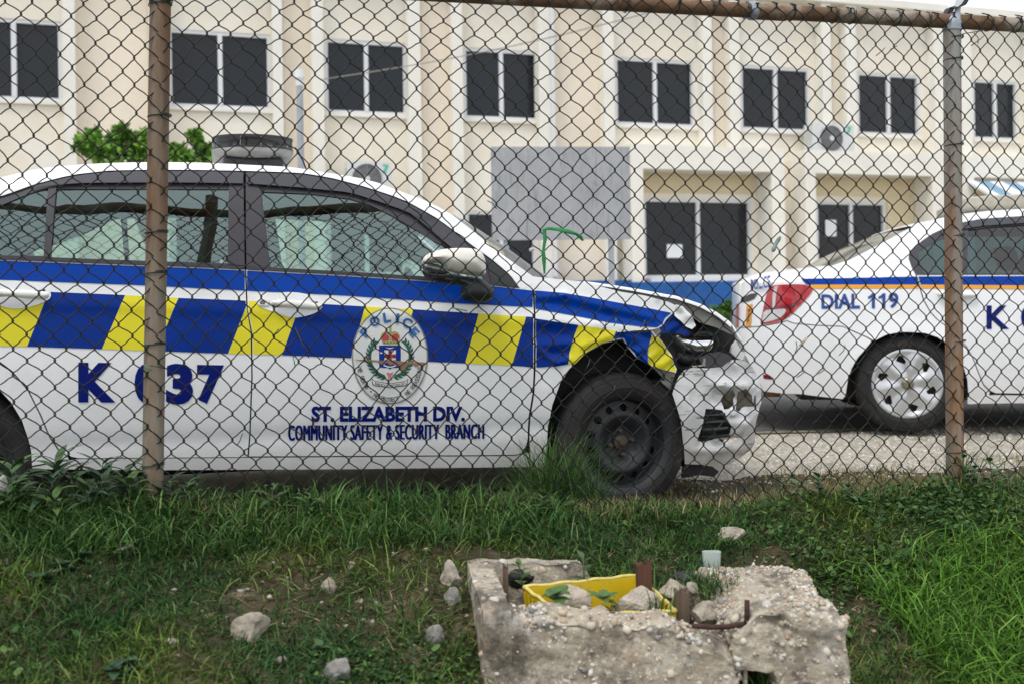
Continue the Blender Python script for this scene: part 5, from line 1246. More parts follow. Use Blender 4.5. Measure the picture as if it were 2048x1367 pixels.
# window frame, glass
qg = [(1835, 505.5), (1850, 494), (1880, 479), (1921, 464), (1925, 547), (1850, 547), (1841, 530)]
rg = [(1936, 460), (1990, 454), (2048, 450), (2160, 448), (2215, 449), (2222, 546.5), (2048, 546.5), (1934, 547)]
fg = [(2250, 449), (2300, 456), (2380, 476), (2480, 515), (2540, 546), (2256, 546.5)]
both2(p2('window_frame', wf+[(2590, 551)], m_satin, .06, .001, .012, holes=[qg, rg, fg]))
for nm, gl in (('quarter_window', qg), ('rear_window', rg), ('front_window', fg)):
    cx = sum(p[0] for p in gl)/len(gl); cy = sum(p[1] for p in gl)/len(gl)
    both2(p2(nm, [(cx+(u-cx)*1.02, cy+(v-cy)*1.03) for u, v in gl], m_cgl2, .2, -.008))
both2(p2('window_visor', [(1880, 460), (1926, 446), (1964, 439), (2048, 433.5), (2160, 431.5), (2160, 444), (2048, 446), (1964, 452), (1926, 458), (1885, 470)], m_visor, .05, .012, .004))
# roof, boot lid and rear screen
V = []; F_ = []; top2 = roofl; m = 7
for u, v in top2:
    x, z = C2.hit(u, v); q = C2.F(x, z); half = [(x, q-.001, z-.001), (x, q-.06, z+.008), (x, q*.5-.42, z+.014)]
    V += [C2.w(*p) for p in half+[(x, -W2/2, z+.016)]+[(p[0], -W2-p[1], p[2]) for p in reversed(half)]]
body_i = [i for i in range(len(top2)-1) if not (1655 < top2[i][0] < 1824)]
for i in body_i:
    for j in range(m-1): F_.append((i*m+j, (i+1)*m+j, (i+1)*m+j+1, i*m+j+1))
fix_normals(mk('roof_and_boot_lid', V, F_, m_wpaint2, car2, True, 50))
m_tan = pm('rear_screen_glass', (.16, .155, .125), .12, var=.3, scale=5)
near_l = [(1660.7, 533), (1701.7, 518.8), (1746.7, 496), (1787.7, 473.7), (1824.6, 454)]; cent_l = [(1617, 538), (1655, 516), (1705, 493), (1767, 466.6), (1826, 453.4)]
V = []; F_ = []
for (a, b) in zip(near_l, cent_l):
    x, z = C2.hit(*a); q = C2.F(x, z); x2, z2 = C2.plane(*b, -.62)
    row = [(x, q-.002, z-.002), ((x*.6+x2*.4), q-.12, z*.55+z2*.45), (x2, -.62, z2), (x2-.005, -W2/2, z2-.004)]
    V += [C2.w(*p) for p in row+[(p[0], -W2-p[1], p[2]) for p in reversed(row[:3])]]
for i in range(4):
    for j in range(6): F_.append((i*7+j, (i+1)*7+j, (i+1)*7+j+1, i*7+j+1))
fix_normals(mk('rear_screen', V, F_, m_tan, car2, True))
V = []
for u, v in ((2590, 520), (2720, 556), (2860, 575), (2960, 610), (2990, 690), (2980, 790)):
    x, z = C2.hit(u, v+8); q = C2.F(x, z); V += [C2.w(x, q-.02, z), C2.w(x+.05, -W2/2, z+.01), C2.w(x, -W2-q+.02, z)]
fix_normals(mk('bonnet', V, [f for i in range(5) for f in ((3*i, 3*i+3, 3*i+4, 3*i+1), (3*i+1, 3*i+4, 3*i+5, 3*i+2))], m_wpaint2, car2, True, 50))
# livery and marks
st_t = [(1599, 557.7), (1700, 556), (1860, 552.8), (2048, 552.3), (2590, 553)]; st_m = [(1611.6, 569.5), (1700, 569.5), (1860, 569.5), (2048, 571), (2590, 574)]; st_b = [(1626, 578), (1700, 577.5), (1860, 577.2), (2048, 578.8), (2590, 583)]
ST = lambda l, a, b, n=8: [(u, lerp_line(l, u)) for u in urange(a, b, n)]
for a, b in ((1613, 1832.5), (1841.5, 2238)):
    a1, a2 = (1601, 1624) if a < 1700 else (1836.5, 1841)
    p2('blue_stripe', [(a1, lerp_line(st_t, a1))]+ST(st_t, max(a, 1620), b)+ST(st_m, b+3 if b < 1900 else b, a), m_vblue, .05, .003)
    p2('orange_stripe', ST(st_m, a2-4 if a < 1700 else a2, b+4 if b < 1900 else b)+ST(st_b, b+6 if b < 1900 else b, a2+2), m_orange, .05, .003)
for l1, l2, mt, nm in ((st_t, st_m, m_vblue, 'blue_stripe'), (st_m, st_b, m_orange, 'orange_stripe')): p2(nm, ST(l1, 2246, 2588)+ST(l2, 2588, 2246), mt, .08, .003)
m_navy2 = pm('faded_blue_lettering', (.03, .075, .30), .4, var=.2, scale=20, spec=.3)
text_on('lettering', C2, 'DIAL', [(1642, 589), (1720, 587.2), (1720, 617.5), (1643, 618)], m_navy2, car2, .0035, .035)
for u0 in (1736, 1757): p2('lettering', [(u0+8, 587), (u0+14, 586.8), (u0+14, 617), (u0+7.5, 617), (u0+7.5, 596), (u0, 598.5), (u0, 593.5), (u0+5, 591)], m_navy2, .05, .0035)
text_on('lettering', C2, '9', [(1777, 585.6), (1797, 585.4), (1797, 616.8), (1777, 617)], m_navy2, car2, .0035, .03)
text_on('lettering', C2, 'K', [(1973, 611), (2018.5, 611), (2018.5, 658), (1973, 658)], m_navy, car2, .0035, .03)
text_on('lettering', C2, '0', [(2042, 611), (2078, 611), (2078, 658.5), (2042, 658.5)], m_navy, car2, .0035, .03)
text_on('lettering', C2, 'POLICE', [(1500, 559), (1540, 551), (1541, 575), (1502, 581)], m_navy2, car2, .022, .02)
# lamps, plate, reflector, handle, wheels
m_red = pm('red_tail_lens', (.50, .012, .022), .12, var=.4, scale=14, coat=.6); m_redd = pm('dark_red_lens', (.20, .008, .02), .15, coat=.5); m_clear = pm('clear_tail_lens', (.60, .58, .57), .12, var=.25, scale=30, coat=.6)
tl = p2('tail_lamp', [(1536, 580), (1540, 574), (1548, 570), (1603, 568), (1620, 572), (1625.5, 578), (1624, 584), (1611.6, 598.7), (1591, 621), (1574.7, 635.5), (1558, 643.7), (1521, 650), (1521, 643.7), (1525.5, 621), (1530.7, 596.6)], m_red, .025, .006, .02, curve=1)
p2('reversing_lens', [(1527, 621), (1550, 619), (1573, 617), (1570, 628), (1556, 638), (1524, 646), (1524, 640)], m_clear, .025, .009, .006, curve=1).parent = tl
p2('lamp_stripe', [(1549, 573), (1556, 572), (1552, 590), (1550, 616), (1545, 617), (1545, 590)], m_clear, .02, .009, .004).parent = tl
p2('lamp_lower_band', [(1528, 612), (1550, 613), (1586, 606), (1600, 600), (1592, 615), (1575, 617.5), (1550, 619), (1527, 620)], m_redd, .02, .0085, .004).parent = tl
p2('number_plate', [(1493, 612), (1504.5, 608), (1501, 652), (1490.5, 655)], m_orange, .05, .008, .004); text_on('plate_lettering', C2, '37', [(1496, 618), (1501, 617), (1499, 645), (1494, 646)], m_navy, car2, .010, .02)
p2('boot_garnish', [(1482, 597), (1500, 588), (1516, 586), (1508, 598), (1496, 603), (1480, 606)], m_slate, .03, .006, .01)
p2('tail_lamp', [(1472, 609), (1478, 607), (1477, 655), (1470, 656)], m_redd, .03, .01, .01)
p2('bumper_reflector', [(1526, 748), (1537, 748), (1548, 756), (1540, 758), (1527, 756)], m_redd, .03, .006, .004)
m_under = pm('rusty_tailpipe', (.20, .10, .05), .7, var=.4, scale=20)
a, b = C2.plane(1528, 786, -.3), C2.plane(1560, 786, -.3); MB().tube([C2.w(a[0], -.3, a[1]), C2.w(b[0], -.3, b[1])], .022, 12).build('exhaust_pipe', m_under, car2, True)
h_ = pillow('door_handle', C2, [(1873, 584), (1900, 581.5), (1940, 583), (1957, 588), (1956, 594), (1940, 597), (1900, 599), (1876, 595)], m_hd, car2, .008, .022, .01, .02, .01)
wx, wz = _c.plane(1815, 766.5, -.03)
cap_wheel(car2, C2, wx, -.035, wz, .305, .205, .17)
cap_wheel(car2, C2, wx+2.6, -.035, wz, .305, .205, .17)
f2 = Frame(1814.5, 6.05, -9.); f2.P = C2.w(0, -W2, 0); f2.e = -C2.e; f2.n = -C2.n
cap_wheel(car2, f2, -wx, -.035, wz, .305, .205, .17); cap_wheel(car2, f2, -wx-2.6, -.035, wz, .305, .205, .17)
cw2 = lambda a, b, c: C2.w(a, b, c)
x_e = C2.hit(1479, 640)[0]
rbox('boot_panel', cw2, x_e+.005, x_e+.06, -W2+.45, -.45, .34, .97, .02, m_wpaint2, car2)
rbox('underbody', cw2, -.62, 3.1, -W2+.25, -.25, .20, .60, .03, m_dark, car2)
rbox('wheel_arch_liner', cw2, wx-.42, wx+.42, -.30, -.235, .22, .72, .02, m_dark, car2)
def seat2(x, q0, q1, h):
    bs = lambda a, b, c: C2.w(x+a-.3*(c-.5), b, c); s = rbox('seat', cw2, x, x+.5, q0, q1, .38, .55, .05, m_seat, car2)
    rbox('seat_back', bs, -.1, .06, q0, q1, .5, h, .05, m_seat, car2).parent = s
    for qq in ([(q0+q1)/2] if q1-q0 < .8 else [q0+.28, q1-.28]): rbox('headrest', bs, -.07, .03, qq-.13, qq+.13, h+.02, h+.19, .04, m_seat, car2).parent = s
seat2(.25, -1.45, -.25, .98); seat2(1.15, -.74, -.25, 1.0); seat2(1.15, -1.45, -.96, 1.0)
# light bar on its roof
L2 = Frame(2035, 6.55, -14.); z0 = L2.plane(2035, 416, 0)[1]
V = []; F_ = []; lev = [(.17, z0-.03), (.30, z0+.012), (.31, z0+.02), (.31, z0+.075), (.29, z0+.085)]
for hx, z in lev:
    o = [(hx*math.cos(math.pi+math.pi*i/10)*(.62 if i > 5 else 1.0), hx*.55*math.sin(math.pi+math.pi*i/10)) for i in range(11)]+[(hx*.62, 1.0), (-hx, 1.0)]; n = len(o); V += [L2.w(x, -(y+.1), z) for x, y in o]
for i in range(len(lev)-1):
    for k in range(n): F_.append((i*n+k, i*n+(k+1) % n, (i+1)*n+(k+1) % n, (i+1)*n+k))
F_ += [tuple(range(n)), tuple(range((len(lev)-1)*n, len(lev)*n))]
fix_normals(mk('light_bar', V, F_, pm('sandy_light_bar', (.45, .42, .34), .4, var=.2, scale=12), car2, True, 40))
# ============================================================ BROKEN CONCRETE PIT
def KP(s, r, z):
    a = KFL.lerp(KFR, s); b = KBL.lerp(KBR, s); p = a.lerp(b, r); return Vector((p.x, p.y, z))
m_conc = pm('old_concrete', (.43, .38, .30), .95, col2=(.31, .265, .20), scale=5, spec=.2, bump=.5, bscale=90)
layer(m_conc, (.42, .41, .38), 4, .55, .66, amount=.8); layer(m_conc, (.27, .17, .10), 7, .58, .72, amount=.6); layer(m_conc, (.045, .043, .038), 5, .54, .66, amount=.8); layer(m_conc, (.62, .57, .48), 70, .57, .63, amount=.8, detail=3)
layer(m_conc, (.10, .095, .08), 9, .56, .68, amount=.6); layer(m_conc, (.20, .13, .08), 3, .50, .66, amount=.55); layer(m_conc, (.05, .047, .04), 4.5, .52, .63, amount=.8); layer(m_conc, (.09, .085, .07), 22, .56, .64, amount=.7)
pit = thing('concrete_pit', tuple(KP(.4, .4, -.2)), 'broken concrete pit with exposed pebbles on the grassy bank', 'concrete pit')
def chunk(name, s0, s1, r0, r1, bot, top, n, amp, seed, rough_s=0.):
    """a rough cast block: bot/top give its lower and upper height at (s, r)"""
    bm = bmesh.new(); bmesh.ops.create_cube(bm, size=1); bmesh.ops.subdivide_edges(bm, edges=bm.edges[:], cuts=n, use_grid_fill=True)
    bm.normal_update(); V = []; off = Vector((seed*3.1, seed*1.7, 0))
    for v in bm.verts:
        s = s0+(s1-s0)*(v.co.x+.5); r = r0+(r1-r0)*(v.co.y+.5); b, t = bot(s, r), top(s, r); z = b+(t-b)*(v.co.z+.5)
        p = KP(s, r, z); q = p*9+off
        d = noise.fractal(q, 1.0, 2.1, 4)*amp+noise.fractal(p*34+off, 1., 2., 3)*amp*.55
        ctr = KP((s0+s1)/2, (r0+r1)/2, (b+t)/2); nn = v.normal
        ex = (KFR-KFL).normalized(); ey = (KBL-KFL).normalized(); w_ = ex*nn.x+ey*nn.y+Vector((0, 0, nn.z))
        rough = 1+rough_s*(1 if v.co.z > .3 else 0)
        # worn edges
        e = sum(1 for c in v.co if abs(abs(c)-.5) < 1e-4); edge = -.006*(e-1) if e > 1 else 0
        V.append(p+w_*(d*rough+edge))
    F_ = [tuple(v.index for v in f.verts) for f in bm.faces]; bm.free()
    return fix_normals(mk(name, V, F_, m_conc, pit, True, 60))
ip = lambda xs, ys: (lambda s: float(np.interp(s, xs, ys)))
ftop = ip([0, .42, .48, .55, .61, .66, .70, .74], [.098, .098, .094, .078, .050, .022, -.004, -.02]); fbot = ip([0, .58, .64, .70, .74], [-.30, -.30, -.15, -.055, -.05])
fw_ = chunk('front_wall', .003, .715, .0, .15, lambda s, r: fbot(s), lambda s, r: ftop(s)-.022*max(0, (.06-r)/.06)+.004*math.sin(40*s), 26, .010, 1, .8)
lw_ = chunk('left_wall', .0, .088, .004, .985, lambda s, r: -.30, lambda s, r: .103, 20, .0045, 2)
bw_ = chunk('back_wall', .004, .44, .87, 1.0, lambda s, r: -.25, lambda s, r: .101-.10*max(0, (s-.36)/.08), 20, .008, 3, .6)
rbot = ip([.66, .70, .80, .86, 1], [-.01, -.03, -.035, -.32, -.32]); 
rc_ = chunk('broken_corner', .695, 1.0, .0, .93, lambda s, r: rbot(s) if r < .5 else -.32, lambda s, r: .108-.06*max(0, (.76-s)/.07)*(1-r*.6)-.03*max(0, r-.7)/.3+.008*math.sin(9*s+7*r), 30, .010, 4, .9)
# pebbles standing out of the broken faces
def surf_samples(objs, n, wfun, seed):
    r = np.random.default_rng(seed); P = []; N = []; A = []
    for o in objs:
        org = ORG[o.name]
        for f in o.data.polygons:
            c = f.center+org; w_ = f.area*wfun(c, f.normal, o)
            if w_ > 0: P.append(tuple(c)); N.append(tuple(f.normal)); A.append(w_)
    A = np.array(A); idx = r.choice(len(A), n, p=A/A.sum()); P = np.array(P)[idx]+r.normal(size=(n, 3))*.004; return P, np.array(N)[idx]
ico = bmesh.new(); bmesh.ops.create_icosphere(ico, subdivisions=1, radius=1); IV = np.array([v.co[:] for v in ico.verts]); IF = np.array([[v.index for v in f.verts] for f in ico.faces]); ico.free()
def pebbles(P, N, rad, pal, seed, name, mat, parent, flat=.65, sink=.35):
    r = np.random.default_rng(seed); n = len(P); Vs = []; Cs = []
    for i in range(n):
        q = Matrix.Rotation(r.random()*6.28, 3, 'Z') @ Matrix.Rotation(r.normal()*.5, 3, 'X'); M = np.array(q)
        s = rad*(.55+.9*r.random()**2)*np.array([1, .75+.25*r.random(), flat])
        loc = ((IV*(1+.18*r.normal(size=(12, 1))))*s)@M.T
        nv = Vector(N[i]); rot = np.array(Vector((0, 0, 1)).rotation_difference(nv).to_matrix()); loc = loc@rot.T
        Vs.append(loc+P[i]-N[i]*(s[2]*sink)); c = np.array(pal[r.integers(len(pal))])*(.75+.4*r.random()); Cs.append(np.repeat(c[None], 12, 0))
    F_ = (IF[None]+12*np.arange(n)[:, None, None]).reshape(-1, 3)
    o = mk_np(name, np.concatenate(Vs), F_, np.concatenate(Cs), mat, parent); o['kind'] = 'stuff'; return o
m_peb = attr_mat('pebble_stone', .8, .0, .3)
PAL = [(.50, .45, .37), (.56, .53, .47), (.44, .36, .26), (.48, .41, .32), (.44, .33, .25), (.52, .50, .46), (.24, .23, .22), (.47, .42, .33), (.40, .36, .29)]
def wf_(c, n, o):
    if n.z > .25: return 1.2 if o.name.startswith(('front', 'broken')) else .25
    if n.y < -.2 and o.name.startswith('front'): return .28 if c.z > .03 or c.z < -.04 else .07
    if o.name.startswith('broken') and (n.x < -.3): return 1.0
    if o.name.startswith('broken') and n.y < -.2: return .10 if c.z > .05 else .01
    return 0.
def wcl(c, n, o): return wf_(c, n, o)*max(.03, .5+1.6*noise.noise(c*11))
P_, N_ = surf_samples([fw_, rc_, lw_, bw_], 3000, wcl, 11); pebbles(P_, N_, .0060, PAL, 12, 'pebbles', m_peb, pit, .7, .75)
P_, N_ = surf_samples([fw_, rc_, lw_, bw_], 800, wcl, 13); pebbles(P_, N_, .0125, PAL, 14, 'pebbles', m_peb, pit, .65, .7)
# rusty bars
m_bar = pm('rusty_bar', (.06, .026, .018), .9, var=.5, scale=40, bump=.5, bscale=120)
def kz(u, v, r): # point on the plane of the wall at depth fraction r
    A = KP(0, r, 0); B = KP(1, r, 0); n = Vector((-(B-A).y, (B-A).x, 0)).normalized(); d = ray(u, v); k = (A-CAM).dot(n)/d.dot(n); return CAM+d*k
MB().tube([kz(1384, 1250, .05), kz(1420, 1253, .04), kz(1455, 1252, .04), kz(1490, 1246, .05), kz(1496, 1240, .05)], .0065, 9).build('reinforcing_bar', m_bar, pit, True)
MB().tube([kz(1493, 1248, .045), kz(1494, 1225, .045), kz(1494, 1199, .05)], .0068, 9).build('reinforcing_bar', m_bar, pit, True)
MB().tube([kz(1491, 1318, .05), kz(1490, 1370, .05), kz(1489, 1420, .05)], .006, 9).build('reinforcing_bar', m_conc, pit, True)
# soil floor inside the pit

# ---- loose things in and round the pit
m_rock = pm('pale_limestone', (.44, .39, .31), .95, var=.4, scale=12, spec=.2, bump=.7, bscale=60); layer(m_rock, (.10, .088, .07), 14, .5, .64, amount=.8); layer(m_rock, (.42, .25, .11), 8, .62, .75, amount=.5)
m_rockg = pm('grey_rubble', (.30, .285, .26), .95, var=.35, scale=14, spec=.2, bump=.7, bscale=60); layer(m_rockg, (.09, .09, .085), 9, .52, .66)
def rock(name, c, sx, sy, sz, seed, mat, label, cat='rock', group=None, rot=0., tilt=0., lumpy=.22):
    bm = bmesh.new(); bmesh.ops.create_icosphere(bm, subdivisions=4, radius=1); V = []; M = Matrix.Rotation(rot, 3, 'Z') @ Matrix.Rotation(tilt, 3, 'Y'); o_ = Vector((seed*5.3, seed*2.9, seed))
    planes = [Vector((math.sin(seed*k*1.7+k), math.cos(seed*k*2.3), math.sin(seed*k*3.1+1))).normalized() for k in range(1, 9)]
    for v in bm.verts:
        p = v.co.copy()
        for pl in planes:
            d = p.dot(pl)
            if d > .60: p -= pl*(d-.60)*.92
        p *= 1+.7*lumpy*noise.fractal(p*1.7+o_, 1., 2., 4)+.05*noise.fractal(p*7+o_, 1., 2., 3)
        V.append(Vector(c)+M @ Vector((p.x*sx, p.y*sy, p.z*sz)))
    F_ = [tuple(v.index for v in f.verts) for f in bm.faces]; bm.free()
    o = mk(name, V, F_, mat, None, True, 38, loc=tuple(c)); return props(o, label, cat, group)
def kpt(u, v, z): return at_z(u, v, z)
# yellow crate
m_crate = pm('yellow_crate_plastic', (.62, .45, .012), .45, var=.12, scale=8, spec=.4); layer(m_crate, (.33, .27, .12), 14, .58, .70, amount=.6); m_crlip = pm('faded_crate_rim', (.66, .56, .16), .6, var=.25, scale=30)
cz = .072; A, C_, D_, B_ = kpt(1046, 1174, cz), kpt(1276, 1150, cz), kpt(1353, 1222, .052), kpt(1130, 1234, .045)
cr = thing('plastic_crate', tuple((A+D_)/2-Vector((0, 0, .12))), 'bright yellow plastic crate full of rubble inside the concrete pit', 'crate')
cen = (A+C_+D_+B_)/4
def inset(p, k, dz): return p+(cen-p).normalized()*k+Vector((0, 0, dz))
cs = [A, C_, D_, B_]
for i in range(4):
    a, b = cs[i], cs[(i+1) % 4]; lv = []
    for (k, dz) in ((0, 0), (.012, 0), (.022, -.13), (.012, -.13)): lv += [inset(a, k, dz), inset(b, k, dz)]
    mk('side', lv, [(0, 1, 3, 2), (2, 3, 5, 4), (4, 5, 7, 6), (6, 7, 1, 0), (0, 2, 4, 6), (1, 7, 5, 3)], m_crate, cr)
    rp_ = []
    for f_ in np.linspace(0, 1, 14): rp_.append(inset(a.lerp(b, f_), .002, .002+.0022*math.sin(f_*23+i*2)))
    MB().tube(rp_, .0055, 6).build('rim', m_crlip, cr, True)
    for f_ in np.linspace(.08, .92, 9):
        q0 = a.lerp(b, f_); q1 = inset(q0, .012, -.12); MB().tube([inset(q0, -.004, -.008), inset(q0, .006, -.12)], .0028, 4).build('rib', m_crate, cr)
mk('base', [inset(p, .022, -.129) for p in cs], [(0, 1, 2, 3)], m_crate, cr)
m_lump = pm('rubble_concrete', (.50, .44, .36), .95, var=.2, scale=20, spec=.2, bump=.7, bscale=140); layer(m_lump, (.22, .20, .17), 30, .6, .7)
rock('concrete_lump', kpt(1140, 1188, .065)+Vector((0, .02, -.02)), .065, .05, .055, 3, m_lump, 'flat pale concrete lump behind the leaves in the yellow crate', 'rubble', rot=-.5, tilt=.5)
rock('concrete_lump', kpt(1275, 1198, .07)+Vector((0, .0, -.02)), .068, .05, .055, 5, m_lump, 'pale concrete lump in the yellow crate beside the short square stake', 'rubble', rot=.3, tilt=.2)
rock('concrete_lump', kpt(1105, 1185, .05)+Vector((0, .03, -.03)), .035, .03, .03, 8, m_rock, 'small tan stone at the back of the yellow crate', 'rubble')
rock('rock', kpt(1347, 1170, .08)+Vector((0, .0, -.01)), .046, .04, .030, 2, m_rock, 'white pitted rock between the crate and the white container')
rock('rock', kpt(1408, 1152, .09), .026, .03, .026, 4, m_rock, 'small cream rock just below the white container')
rock('rock', kpt(1383, 1180, .08), .022, .02, .022, 12, m_rock, 'small pale rock behind the short wooden stake')
rock('rock', kpt(1412, 1222, .045)+Vector((0, 0, -.01)), .06, .05, .036, 6, m_rock, 'cream wedge rock in the notch of the concrete pit', rot=.6, tilt=.35)
rock('rock', kpt(1370, 1145, .10)-Vector((0, 0, .01)), .04, .03, .016, 9, pm('charred_stone', (.035, .035, .036), .9, var=.5, scale=30, bump=.6), 'black charred stone in the grass behind the crate')
# wooden stakes
m_stk = pm('rotten_wood', (.15, .11, .08), .9, col2=(.065, .044, .03), scale=14, stretch=(1, 1, .08), bump=.9, bscale=60, spec=.15); m_stkr = pm('reddish_rotten_wood', (.12, .058, .038), .9, col2=(.055, .03, .022), scale=14, stretch=(1, 1, .08), bump=.9, bscale=60, spec=.15)
def stake(u, v_top, v_bot, w_, z, mat, label, seed, d=.03, jag=.02):
    b = kpt(u, v_bot, z); h = (v_bot-v_top)*b.y/FPX; r = random.Random(seed); V = []; n = 5
    for i in range(n+1):
        x = -w_/2+w_*i/n; t = h*(1-jag/h*r.random()*2)
        for yy in (-d/2, d/2): V += [b+Vector((x, yy, -.10)), b+Vector((x+.002*r.uniform(-1, 1), yy, t+.3*jag*r.random()))]
    F_ = []
    for i in range(n):
        a = 4*i; F_ += [(a, a+4, a+5, a+1), (a+2, a+3, a+7, a+6), (a+1, a+5, a+7, a+3), (a, a+2, a+6, a+4)]
    F_ += [(0, 1, 3, 2), (4*n, 4*n+2, 4*n+3, 4*n+1)]
    return props(fix_normals(mk('wooden_stake', V, F_, mat, None, False, loc=tuple(b))), label, 'stake')
stake(1288, 1116, 1172, .040, .08, m_stkr, 'reddish rotten wooden stake behind the yellow crate', 2, .03, .010)
stake(1363, 1177, 1232, .036, .03, m_stk, 'grey square-topped wooden stake between the yellow crate and the rusty bar', 3, .035, .006)
stake(1012, 1124, 1190, .014, .03, m_stk, 'thin brown wooden stake inside the smooth side wall of the pit', 4, .03, .01)
mk_ = rock('burnt_lump', kpt(1050, 1152, .06), .06, .03, .035, 15, pm('burnt_rubber', (.012, .011, .012), .7, var=.4, scale=40, bump=.8), 'black burnt lump against the back wall of the pit', 'debris')
# white container half sunk in the bank
wc = on_ground(1425, 1146); sC = wc.y/FPX; hC = 46*sC; Vc = []; F_ = []
prof = [(.0, .40), (.15, .62), (.42, 1.0), (.75, 1.03), (1., 1.08)]
for z_, w_ in prof:
    for k in range(16):
        a = 2*math.pi*k/16; cx = math.copysign(abs(math.cos(a))**.6, math.cos(a)); sy = math.copysign(abs(math.sin(a))**.6, math.sin(a)); Vc.append(wc+Vector((cx*17.5*sC*w_, .012+sy*.016*w_, -.006+hC*z_)))
F_ = [(i*16+k, i*16+(k+1) % 16, (i+1)*16+(k+1) % 16, (i+1)*16+k) for i in range(4) for k in range(16)]+[tuple(range(16))]
m_mint = pm('pale_mint_plastic', (.50, .58, .53), .45, var=.12, scale=30)
props(fix_normals(mk('plastic_container', Vc, F_, m_mint, None, True, 50, loc=tuple(wc))), 'pale mint white plastic container stuck in the bank above the pit', 'container')
# rocks lying in the grass
def grock(u, v, wpx, hpx, seed, mat, label, dep=.7, group=None, **k):
    p = on_ground(u, v+hpx*.35); s = p.y/FPX; return rock('rock', p+Vector((0, wpx*s*.1, hpx*s*.16)), wpx*s*.55, wpx*s*.5*dep, hpx*s*.62, seed, mat, label, 'rock', group, **k)
grock(497, 1252, 74, 70, 21, m_rock, 'large angular pale rock lying in the open grass of the bank', rot=.4)
grock(655, 1168, 30, 36, 22, m_rock, 'small upright white rock in the middle of the grass bank')
grock(243, 1095, 44, 26, 23, m_rock, 'pale rock slab half hidden by small leaves below the brown post', tilt=-.5)
grock(1462, 1066, 62, 34, 24, m_rock, 'crumbly cream rock in the bank below the rusted wheel')
grock(868, 1268, 36, 52, 25, m_rockg, 'grey rock in the ground cover outside the smooth side wall of the pit')
grock(672, 1338, 50, 62, 26, m_rockg, 'grey leaning rock at the bottom of the grass bank', tilt=.6)
grock(902, 1146, 46, 56, 27, m_rock, 'tan rubble rock beside the pit corner nearest the eroded hollow')
grock(560, 1318, 26, 20, 28, m_rock, 'small tan rock below the large angular rock', tilt=.3)
grock(345, 1282, 30, 18, 29, m_rock, 'little flat tan rock between the large angular rock and round-leaved weeds')
grock(905, 1190, 36, 40, 31, m_rockg, 'brown grey rock against the outside of the pit side wall, under the tan rock')

# ============================================================ GRASS, WEEDS
def blades(P, L, Wd, lean, azim, curl, pal, seed, segs=2, cvar=.5):
    """grass blades as tapered strips: bases P (n,3), length, width, lean from upright, azimuth"""
    r = np.random.default_rng(seed); n = len(P); d = np.stack([np.cos(azim), np.sin(azim), np.zeros(n)], 1); side = np.stack([-np.sin(azim), np.cos(azim), np.zeros(n)], 1)
    tw = r.normal(size=n)*.6; side = side*np.cos(tw)[:, None]+d*np.sin(tw)[:, None]
    rows = []; p = P.copy(); ang = lean.copy(); up = np.array([0, 0, 1.])
    for k in range(segs+1):
        w_ = Wd*(1-(k/(segs+.35))**1.4)*.5
        if k == segs: rows.append(p.copy()[:, None, :])
        else: rows.append(np.stack([p-side*w_[:, None], p+side*w_[:, None]], 1))
        dirn = d*np.sin(ang)[:, None]+up*np.cos(ang)[:, None]; p = p+dirn*(L/segs)[:, None]; ang = ang+curl
    V = np.concatenate(rows, 1); nv = 2*segs+1; V = V.reshape(-1, 3); b = (np.arange(n)*nv)[:, None]
    Fq = np.concatenate([np.stack([b[:, 0]+2*k, b[:, 0]+2*k+1, b[:, 0]+2*k+3, b[:, 0]+2*k+2], 1) for k in range(segs-1)]) if segs > 1 else np.zeros((0, 4), int)
    Ft = np.stack([b[:, 0]+2*(segs-1), b[:, 0]+2*(segs-1)+1, b[:, 0]+2*segs], 1)
    pal = np.asarray(pal); c = pal[r.integers(0, len(pal), n)]*(1-cvar+2*cvar*r.random(n))[:, None]; return V, [Fq, Ft], np.repeat(c, nv, 0)
def in_pit(X, Y):
    s, rr = pit_sr(X, Y)
    return (s > -.01) & (s < 1.01) & (rr > -.05) & (rr < 1.01) & ~((s > .46) & (s < .70) & (rr > .55))
def scatter(n, t0, t1, q0, q1, seed, dens=None, pit_ok=False):
    r = np.random.default_rng(seed); t = t0+(t1-t0)*r.random(n); q = q0+(q1-q0)*r.random(n)
    X = FEN.P.x+FEN.e.x*t+FEN.n.x*q; Y = FEN.P.y+FEN.e.y*t+FEN.n.y*q; k = np.ones(n, bool)
    if not pit_ok: k &= ~in_pit(X, Y)
    if dens is not None: k &= r.random(n) < dens(t, q, X, Y)
    t, q, X, Y = t[k], q[k], X[k], Y[k]; return np.stack([X, Y, terrain(t, q)-.004], 1), t, q
def grass(name, label, n, area, seed, L, Wd, lean, curl, pal, dens=None, segs=2, pit_ok=False, az=None, cat='grass', lf=None, mat=None, tint=False):
    P, t, q = scatter(n, *area, seed, dens, pit_ok); r = np.random.default_rng(seed+100); n = len(P)
    Ls = L[0]+(L[1]-L[0])*r.random(n)**1.5
    if lf is not None: Ls *= lf(t, q)
    V, F_, c = blades(P, Ls, Wd*(.6+.8*r.random(n)), np.abs(lean[0]+lean[1]*r.normal(size=n)), (r.random(n)*6.2832) if az is None else az+r.normal(size=n)*1.0, curl[0]+curl[1]*r.random(n), pal, seed+200, segs)
    if tint:
        # some patches yellower and drier, some bluer: the plants themselves differ from spot to spot
        f = np.clip(.5+.9*snoise(t, q, 2.6, 21.)+.5*snoise(t, q, 7.7, 22.), 0, 1)[:, None]; k = len(c)//n
        mult = np.array([.75, .85, .95])*(1-f)+np.array([1.75, 1.25, .9])*f; c = c*np.repeat(mult, k, 0)
    o = mk_np(name, V, F_, c, mat or m_grass); return props(o, label, cat, None, 'stuff')
m_grass = attr_mat('grass_blades', .6, .16, .12)
